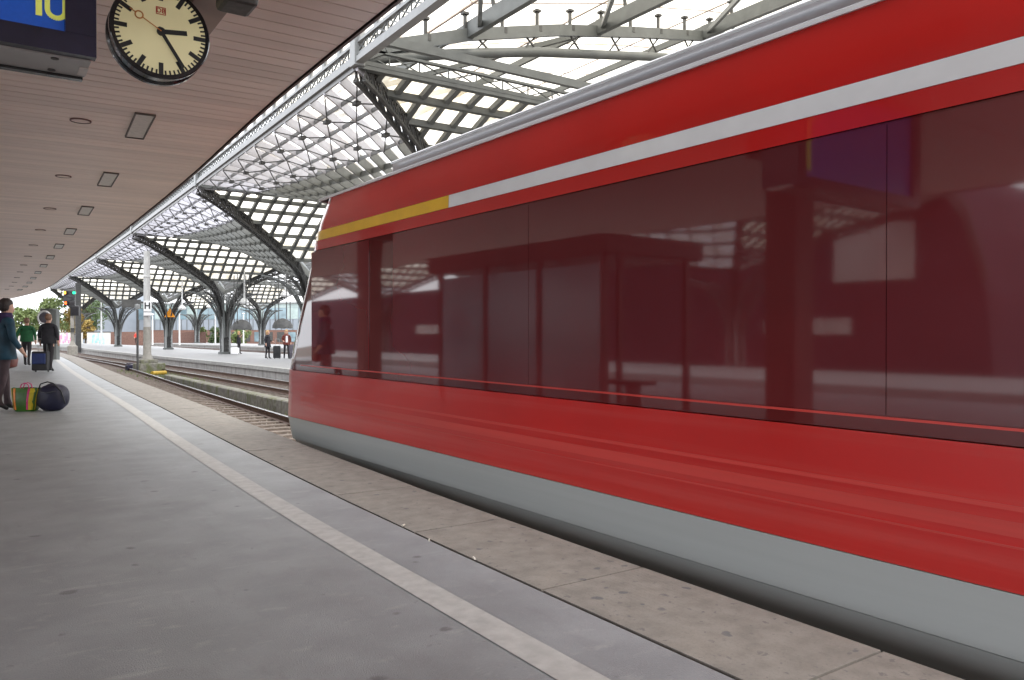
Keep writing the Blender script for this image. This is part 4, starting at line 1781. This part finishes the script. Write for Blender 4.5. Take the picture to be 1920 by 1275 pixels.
tree(29.6, 130, -.8, 3.6, 1.4, M['leaf2'], 'narrow pointed green shrub left of the other shrubs', 'shrub', 1100, False)

# slim masts
for (x, y, h, lab) in ((29.1, 119.3, 5.2, 'white lamp mast in front of the green shrubs, left of the column'), (13.4, 111.9, 5.6, 'pale grey mast right of the yellow tree'), (32.5, 117, 4.4, 'white lamp mast right of the standing woman'), (31.0, 122, 3.2, 'short thin white mast between the two lamp masts'), (19.4, 112, 4.0, 'thin white mast beside the orange column sign'), (38, 108, 6, 'white mast nearest to the train front'), (21.5, 106, 5.2, 'pale mast just right of the tall H post')):
    r = root('lamp_mast', (x, y, -.25), 0, lab, 'mast', 'slim masts on the far platforms')
    mb = MB()
    mb.tube([(0, 0, 0), (0, 0, h)], [.11, .07], 8)
    mb.build('pole', M['lampw'], r, local=True)
    mb = MB()
    mb.lathe((0, 0, h), [(.001, .1), (.2, .02), (.2, -.06), (.001, -.08)], 10)
    mb.build('lamp_head', M['white'], r, local=True)
r = root('radio_tower', (11.5, 234, -.8), 0, 'slender tall mast rising far beyond the platform end', 'mast')
mb = MB()
mb.tube([(0, 0, 0), (0, 0, 10.6)], [.5, .25], 8)
mb.build('shaft', M['post_l'], r, local=True)
# dark lattice pylon near hall end
r = root('end_pylon', (8.9, 92, -.8), 0, 'dark steel stanchion standing left of the signal mast at the hall end', 'pylon')
mb = MB()
mb.box((0, 0, 3.6), (.5, .4, 7.2))
mb.build('shaft', M['steel_d'], r, local=True)

# ================================================================== LUGGAGE
bagr = root('shopping_bag', (.70, 14.9, 0), R(-28), 'green and yellow plastic shopping bag standing on the platform beside the navy holdall', 'bag')
mb = MB()
rows = []
for (z, wx, wy_) in ((0, .145, .09), (.03, .165, .11), (.16, .18, .12), (.30, .20, .10), (.375, .215, .07)):
    row = []
    for a in range(20):
        an = 2 * PI * a / 20
        cx2 = abs(math.cos(an)) ** .5 * (1 if math.cos(an) > 0 else -1)
        cy2 = abs(math.sin(an)) ** .5 * (1 if math.sin(an) > 0 else -1)
        row.append((wx * cx2 + random.uniform(-.004, .004), wy_ * cy2 + random.uniform(-.004, .004), z + .006 * math.sin(an * 5) * (z > .3)))
    rows.append(row)
mb.loft(rows, True)
mb.add(rows[0], [tuple(range(20))])
mb.build('bag_body', M['bagg'], bagr, local=True, smooth=True)
for (xa, xb, m) in ((.095, .20, 'bagy'), (-.155, -.12, 'bago'), (.06, .095, 'bagp'), (-.2, -.175, 'bagy')):
    mb = MB()
    rr_ = []
    for (z, wx, wy_) in ((.03, .165, .11), (.16, .18, .12), (.30, .20, .10), (.37, .213, .072)):
        k = wx / .2
        def yy_(x): 
            c2 = min(1, abs(x) / .2)
            return -wy_ * (1 - c2 ** 4) ** .25 - .006
        rr_.append([(xa * k, yy_(xa), z), ((xa + xb) / 2 * k, yy_((xa + xb) / 2), z), (xb * k * .99, yy_(xb * .985), z)])
    mb.loft(rr_)
    mb.build('printed_panel', M[m], bagr, local=True)
for s in (-1, 1):
    mb = MB()
    mb.tube([(-.07, s * .05, .36), (-.05, s * .05, .43), (.0, s * .045, .455), (.05, s * .05, .43), (.07, s * .05, .36)], .008, 6)
    mb.build('handle', M['bagp'], bagr, local=True)

r = root('holdall', (1.06, 14.72, 0), R(-34), 'round dark navy holdall lying on the platform with its strap loose', 'bag')
bm = bmesh.new()
bmesh.ops.create_uvsphere(bm, u_segments=28, v_segments=18, radius=1)
for v in bm.verts:
    x, y_, z = v.co
    f = 1 + .05 * math.sin(7 * x + 3 * z) * math.cos(5 * y_)
    v.co = Vector((.245 * x * f + .02 * z, .20 * y_ * f, .225 * (abs(z) ** .8 * (1 if z > 0 else -1)) * f + .215))
    if v.co.z < .0: v.co.z = 0
me = bpy.data.meshes.new('holdall_body')
bm.to_mesh(me)
bm.free()
for p in me.polygons: p.use_smooth = True
me.materials.append(M['navyb'])
o = bpy.data.objects.new('holdall_body', me)
col.objects.link(o)
o.parent = r
mb = MB()
mb.tube([(-.16, -.12, .36), (-.12, -.14, .44), (-.02, -.12, .475), (.06, -.1, .45), (.12, -.1, .40)], .010, 6)
mb.tube([(.1, -.12, .42), (.2, -.13, .33), (.235, -.12, .22), (.24, -.08, .12)], .009, 6)
mb.build('strap', M['blackc'], r, local=True, smooth=True)
mb = MB()
mb.tube([(-.14, -.17, .33), (0, -.205, .30), (.14, -.17, .33)], .004, 5)
mb.build('zip', M['steel'], r, local=True)


def suitcase(x, y, rz, m, label, h=.62, w=.40, z0=0.0, hand=True):
    r = root('suitcase', (x, y, z0), rz, label, 'suitcase')
    mb = MB()
    mb.box((0, 0, .05 + h / 2), (w, .24, h))
    mb.build('shell', M['blackc'] if m != 'greyc' else M['greyc'], r, local=True, bevel=.04)
    mb = MB()
    mb.box((0, -.135, .05 + h * .62), (w * .84, .05, h * .55))
    mb.build('front_pocket', M[m], r, local=True, bevel=.02)
    if hand:
        mb = MB()
        for s in (-1, 1): mb.tube([(s * w * .28, .09, h), (s * w * .28, .09, h + .45)], .009, 6)
        mb.tube([(-w * .28, .09, h + .45), (w * .28, .09, h + .45)], .014, 6)
        mb.build('pull_handle', M['steel_l'], r, local=True)
    for s in (-1, 1):
        mb = MB()
        mb.lathe((s * w * .4, .06, .035), [(.001, -.015), (.035, -.015), (.035, .015), (.001, .015)], 12, 'X')
        mb.build('wheel', M['black'], r, local=True)
    return r


suitcase(1.80, 29.6, R(-32), 'bluec', 'black suitcase with a blue front pocket beside the man in black', h=.62, w=.50)
suitcase(14.70, 46.0, R(-34), 'blackc', 'dark upright suitcase held by the blond woman in black', z0=-.25, h=.72)
suitcase(15.55, 45.7, R(-34), 'greyc', 'grey suitcase between the two women next to the train front', z0=-.25, h=.8, w=.42)


# ================================================================== PEOPLE
def person(x, y, z0, rz, H, mats, label, hair, arms=None, stride=.0, lean=0.0, longhair=False, wide=1.0, coat=0.0, extra=None):
    """body: one skinned mesh; local -Y is the facing direction. mats = (jacket, trousers)"""
    s = H / 1.75
    r = root('person', (x, y, z0), rz, label, 'person')
    V, E, Rr, = [], [], []

    def v(p, rad, par=None):
        V.append((p[0] * s, p[1] * s, p[2] * s))
        Rr.append((rad[0] * s, rad[1] * s) if isinstance(rad, tuple) else (rad * s, rad * s))
        if par is not None: E.append((par, len(V) - 1))
        return len(V) - 1
    ly = lean
    pel = v((0, 0, .93), (.150 * wide, .115))
    wst = v((0, -.01 + ly * .3, 1.08), (.140 * wide, .105), pel)
    ch = v((0, -.01 + ly * .7, 1.27), (.165 * wide, .120), wst)
    ush = v((0, ly, 1.40), (.120 * wide, .095), ch)
    nk = v((0, ly - .01, 1.48), .056, ush)
    h0 = v((0, ly - .03, 1.56), (.070, .080), nk)
    h1 = v((0, ly - .03, 1.66), (.078, .092), h0)
    h2 = v((0, ly - .02, 1.725), (.050, .060), h1)
    nose = v((0, ly - .125, 1.60), .014, h0)
    wrists = []
    for k, sd in enumerate((-1, 1)):
        ar = (arms or [((.26, .03, 1.14), (.27, -.05, .90)), ((.26, .03, 1.14), (.27, -.05, .90))])[k]
        sh = v((sd * .185 * wide, ly, 1.385), .070, ush)
        el = v((sd * ar[0][0] * wide, ar[0][1] + ly * .5, ar[0][2]), .055, sh)
        wr = v((sd * ar[1][0] * wide, ar[1][1], ar[1][2]), .036, el)
        dv = (Vector(V[wr]) - Vector(V[el])).normalized()
        b = Vector(V[wr]) / s
        pm = v(tuple(b + dv * .075), (.034, .022), wr)
        tip = v(tuple(b + dv * .15), .016, pm)
        th = v(tuple(b + dv * .07 + Vector((-sd * .035, -.02, 0))), .012, wr)
        wrists.append(b)
        hp = v((sd * .085, 0, .87), .095, pel)
        st = stride * sd
        kn = v((sd * .10, -st * .5 - .01, .49), .060, hp)
        an = v((sd * .105, -st + .02, .09 + (.05 if st < 0 and stride else 0)), .042, kn)
        v((sd * .11, -st + .03 + .0, .045), .042, an)
        toe = v((sd * .12, -st - .13, .035), (.040, .030), an)
    me = bpy.data.meshes.new('body_skel')
    me.from_pydata(V, E, [])
    o = bpy.data.objects.new('body_tmp', me)
    col.objects.link(o)
    md = o.modifiers.new('skin', 'SKIN')
    for i, sv in enumerate(me.skin_vertices[0].data):
        sv.radius = Rr[i]
        sv.use_root = (i == 0)
    md.use_smooth_shade = True
    ms = o.modifiers.new('sub', 'SUBSURF')
    ms.levels = 2
    ms.render_levels = 2
    dg = bpy.context.evaluated_depsgraph_get()
    bme = bpy.data.meshes.new_from_object(o.evaluated_get(dg))
    col.objects.unlink(o)
    bpy.data.objects.remove(o)
    bme.name = 'body'
    bme.materials.clear()
    for m in (M['skin'], mats[0], mats[1], M['shoe']): bme.materials.append(m)
    for p in bme.polygons:
        c = p.center / s
        idx = 1
        isarm = False
        for w_ in wrists:
            if (c - w_).length < .19 and c.z < w_.z + .19:
                isarm = (c - w_).length < .05 or (c.z < w_.z + .01 and abs(c.x) > .15) or (c - w_).length < .17 and c.y < w_.y - .02
                if isarm: idx = 0
        if not isarm:
            if c.z > 1.475: idx = 0
            elif c.z < .10: idx = 3
            elif c.z < .95 - coat and abs(c.x) < .21 * wide: idx = 2
        p.material_index = idx
        p.use_smooth = True
    b = bpy.data.objects.new('body', bme)
    col.objects.link(b)
    b.parent = r
    # hair cap
    bm = bmesh.new()
    bmesh.ops.create_uvsphere(bm, u_segments=24, v_segments=16, radius=1)
    for vv in bm.verts:
        q = vv.co.copy()
        front = max(0, -q.y)
        vv.co = Vector((q.x * .094, q.y * .112 + .018, q.z * .115 + .02 * 0))
        if q.z < .1: vv.co.z = vv.co.z * (1.0 if not longhair else 2.0)
        if q.z < .15 and q.y < -.15: vv.co.y *= .35; vv.co.x *= .9
        n2_ = math.sin(q.x * 23 + q.z * 17) * math.cos(q.y * 19) * .006
        vv.co += vv.co.normalized() * n2_
        vv.co = (vv.co + Vector((0, ly - .02, 1.655))) * s
    hm = bpy.data.meshes.new('hair')
    bm.to_mesh(hm)
    bm.free()
    for p in hm.polygons: p.use_smooth = True
    hm.materials.append(M[hair])
    ho = bpy.data.objects.new('hair', hm)
    col.objects.link(ho)
    ho.parent = r
    # jacket hem / coat skirt following the hips
    mb = MB()
    rows = []
    for (z, a_, b_) in ((1.30, .20, .145), (1.12, .195, .145), (.98, .20, .155), (.93 - coat, .205 + coat * .08, .165 + coat * .1), (.91 - coat, .195 + coat * .08, .155 + coat * .1)):
        row = []
        for k in range(28):
            an = 2 * PI * k / 28
            wv = 1 + .03 * math.sin(an * 6 + z * 9)
            row.append((a_ * wide * math.cos(an) * wv * s, (b_ * math.sin(an) * wv + ly * (z - .9)) * s, z * s))
        rows.append(row)
    mb.loft(rows, True)
    mb.build('jacket', mats[0], r, local=True, smooth=True)
    if extra: extra(r, s)
    return r


down = ((.25, .03, 1.14), (.25, -.03, .92))
bent = ((.24, .05, 1.14), (.20, -.22, 1.06))
face = ((.22, -.05, 1.18), (.08, -.20, 1.42))


def bag_extra(r, s):
    mb = MB()
    mb.lathe((.27 * s, -.15 * s, .80 * s), [(.001, .15), (.09, .13), (.14, .0), (.12, -.12), (.001, -.16)], 16)
    mb.build('handbag', M['leather'], r, local=True, smooth=True)
    mb = MB()
    mb.tube([(.27 * s, -.15 * s, .93 * s), (.24 * s, -.12 * s, 1.15 * s), (.1 * s, -.02, 1.40 * s)], .012, 6)
    mb.build('bag_strap', M['leather'], r, local=True)
    mb = MB()
    rows = []
    for (z, a_, b_) in ((1.38, .15, .12), (1.43, .135, .125), (1.49, .105, .11), (1.54, .09, .10)):
        rows.append([(a_ * math.cos(2 * PI * k / 22) * s * (1 + .06 * math.sin(k * 2)), (b_ * math.sin(2 * PI * k / 22) - .02) * s, z * s) for k in range(22)])
    mb.loft(rows, True)
    mb.build('scarf', M['scarf'], r, local=True, smooth=True)


# teal jacket person at the left picture edge, turned three quarters away, holding a bag
person(.40, 15.1, 0, R(105), 1.80, (M['teal'], M['jeans']), 'person in a dark teal jacket with a red brown bag at the left edge', 'hair_d', arms=[((.26, -.02, 1.14), (.24, -.16, .96)), ((.27, .0, 1.16), (.30, -.10, .94))], stride=.10, lean=-.03, wide=1.12, coat=.10, extra=bag_extra)
person(2.02, 29.7, 0, R(150), 1.88, (M['blackj'], M['trs']), 'man in black jacket and trousers standing beside the blue and black suitcase', 'hair_m', arms=[down, down], stride=.10, wide=1.05, coat=.06)
person(1.70, 35.6, 0, R(165), 1.84, (M['greenj'], M['trs']), 'man in a green jumper walking away along the near platform', 'hair_m', arms=[down, ((.28, .08, 1.14), (.3, .02, .95))], stride=.26, wide=1.08, coat=.02)
person(15.78, 58.0, -.25, R(60), 1.66, (M['blackj'], M['trs']), 'woman in black standing right of the lattice column on the far platform', 'hair_b', arms=[face, down], stride=.08, longhair=True, coat=.12)
person(14.25, 46.3, -.25, R(40), 1.68, (M['blackj'], M['trs']), 'blond woman in black holding the dark suitcase on the far platform', 'hair_b', arms=[down, bent], stride=.05, longhair=True, coat=.2)


def shirt(r, s):
    mb = MB()
    mb.box((0, -.145 * s, 1.18 * s), (.12 * s, .03, .38 * s))
    mb.build('white_top', M['white'], r, local=True, bevel=.01)


person(15.2, 45.8, -.25, R(-10), 1.72, (M['leather'], M['trs']), 'woman in an open brown jacket and white top beside the grey suitcase', 'hair_b', arms=[bent, down], stride=.14, longhair=True, coat=.06, extra=shirt)
person(15.9, 45.4, -.25, R(-40), 1.80, (M['leather'], M['trs']), 'person in dark clothes closest to the train front on the far platform', 'hair_m', arms=[down, down], stride=.04, coat=.15)
person(19.0, 122, -.25, R(0), 1.75, (M['redlogo'], M['trs']), 'small distant person in a red jacket near the brick wall', 'hair_m', arms=[down, down], stride=.1)

# ================================================================== LEFT OF THE NEAR PLATFORM (mirrored in the train windows)
M['shed'] = mat('dark_shed_wall', (.055, .03, .045), .8, var=.2, scale=.5)
r = root('train_shed', (-30, 25, -.8), 0, 'large dark arched station shed left of the near platform, mirrored in the train windows', 'building')
prof = [(15.0, -.8), (15.3, 3.0), (16.2, 6.0), (17.6, 8.3), (19.6, 9.8), (23, 10.6), (28, 10.4), (33, 8.8), (37, 6.6), (42, 5.6), (60, 5.2), (95, 5.0), (96, -.8)]
mb = MB()
nn = len(prof)
mb.v = [(-30, y, z) for y, z in prof] + [(-48, y, z) for y, z in prof]
mb.f = [list(range(nn)), list(range(nn, 2 * nn))[::-1]] + [[k, (k + 1) % nn, nn + (k + 1) % nn, nn + k] for k in range(nn)]
mb.mi = [0] * len(mb.f)
mb.build('wall', M['shed'], r)
for k in (0, .35, .7):
    mb = MB()
    mb.tube([(-29.8 + k, y - k * .6, z + .3 + k * .6) for y, z in prof[1:7]], .09, 6)
    mb.build('arch_rib', M['steel_d'], r)
mb = MB()
mb.box((-29.95, 20.4, 5.15), (.1, 4.0, 2.7))
mb.build('window', M['graf'], r)
mb = MB()
for yy in (24, 45, 62): mb.box((-29.95, yy, 1.6), (.1, 5, .8))
mb.build('low_window', M['graf'], r)
r = root('left_platform', (0, 0, 0), kind='structure')
mb = MB()
mb.box((-18, 45, -.5), (7.5, 110, .55))
mb.build('paving', M['conc_top'], r)
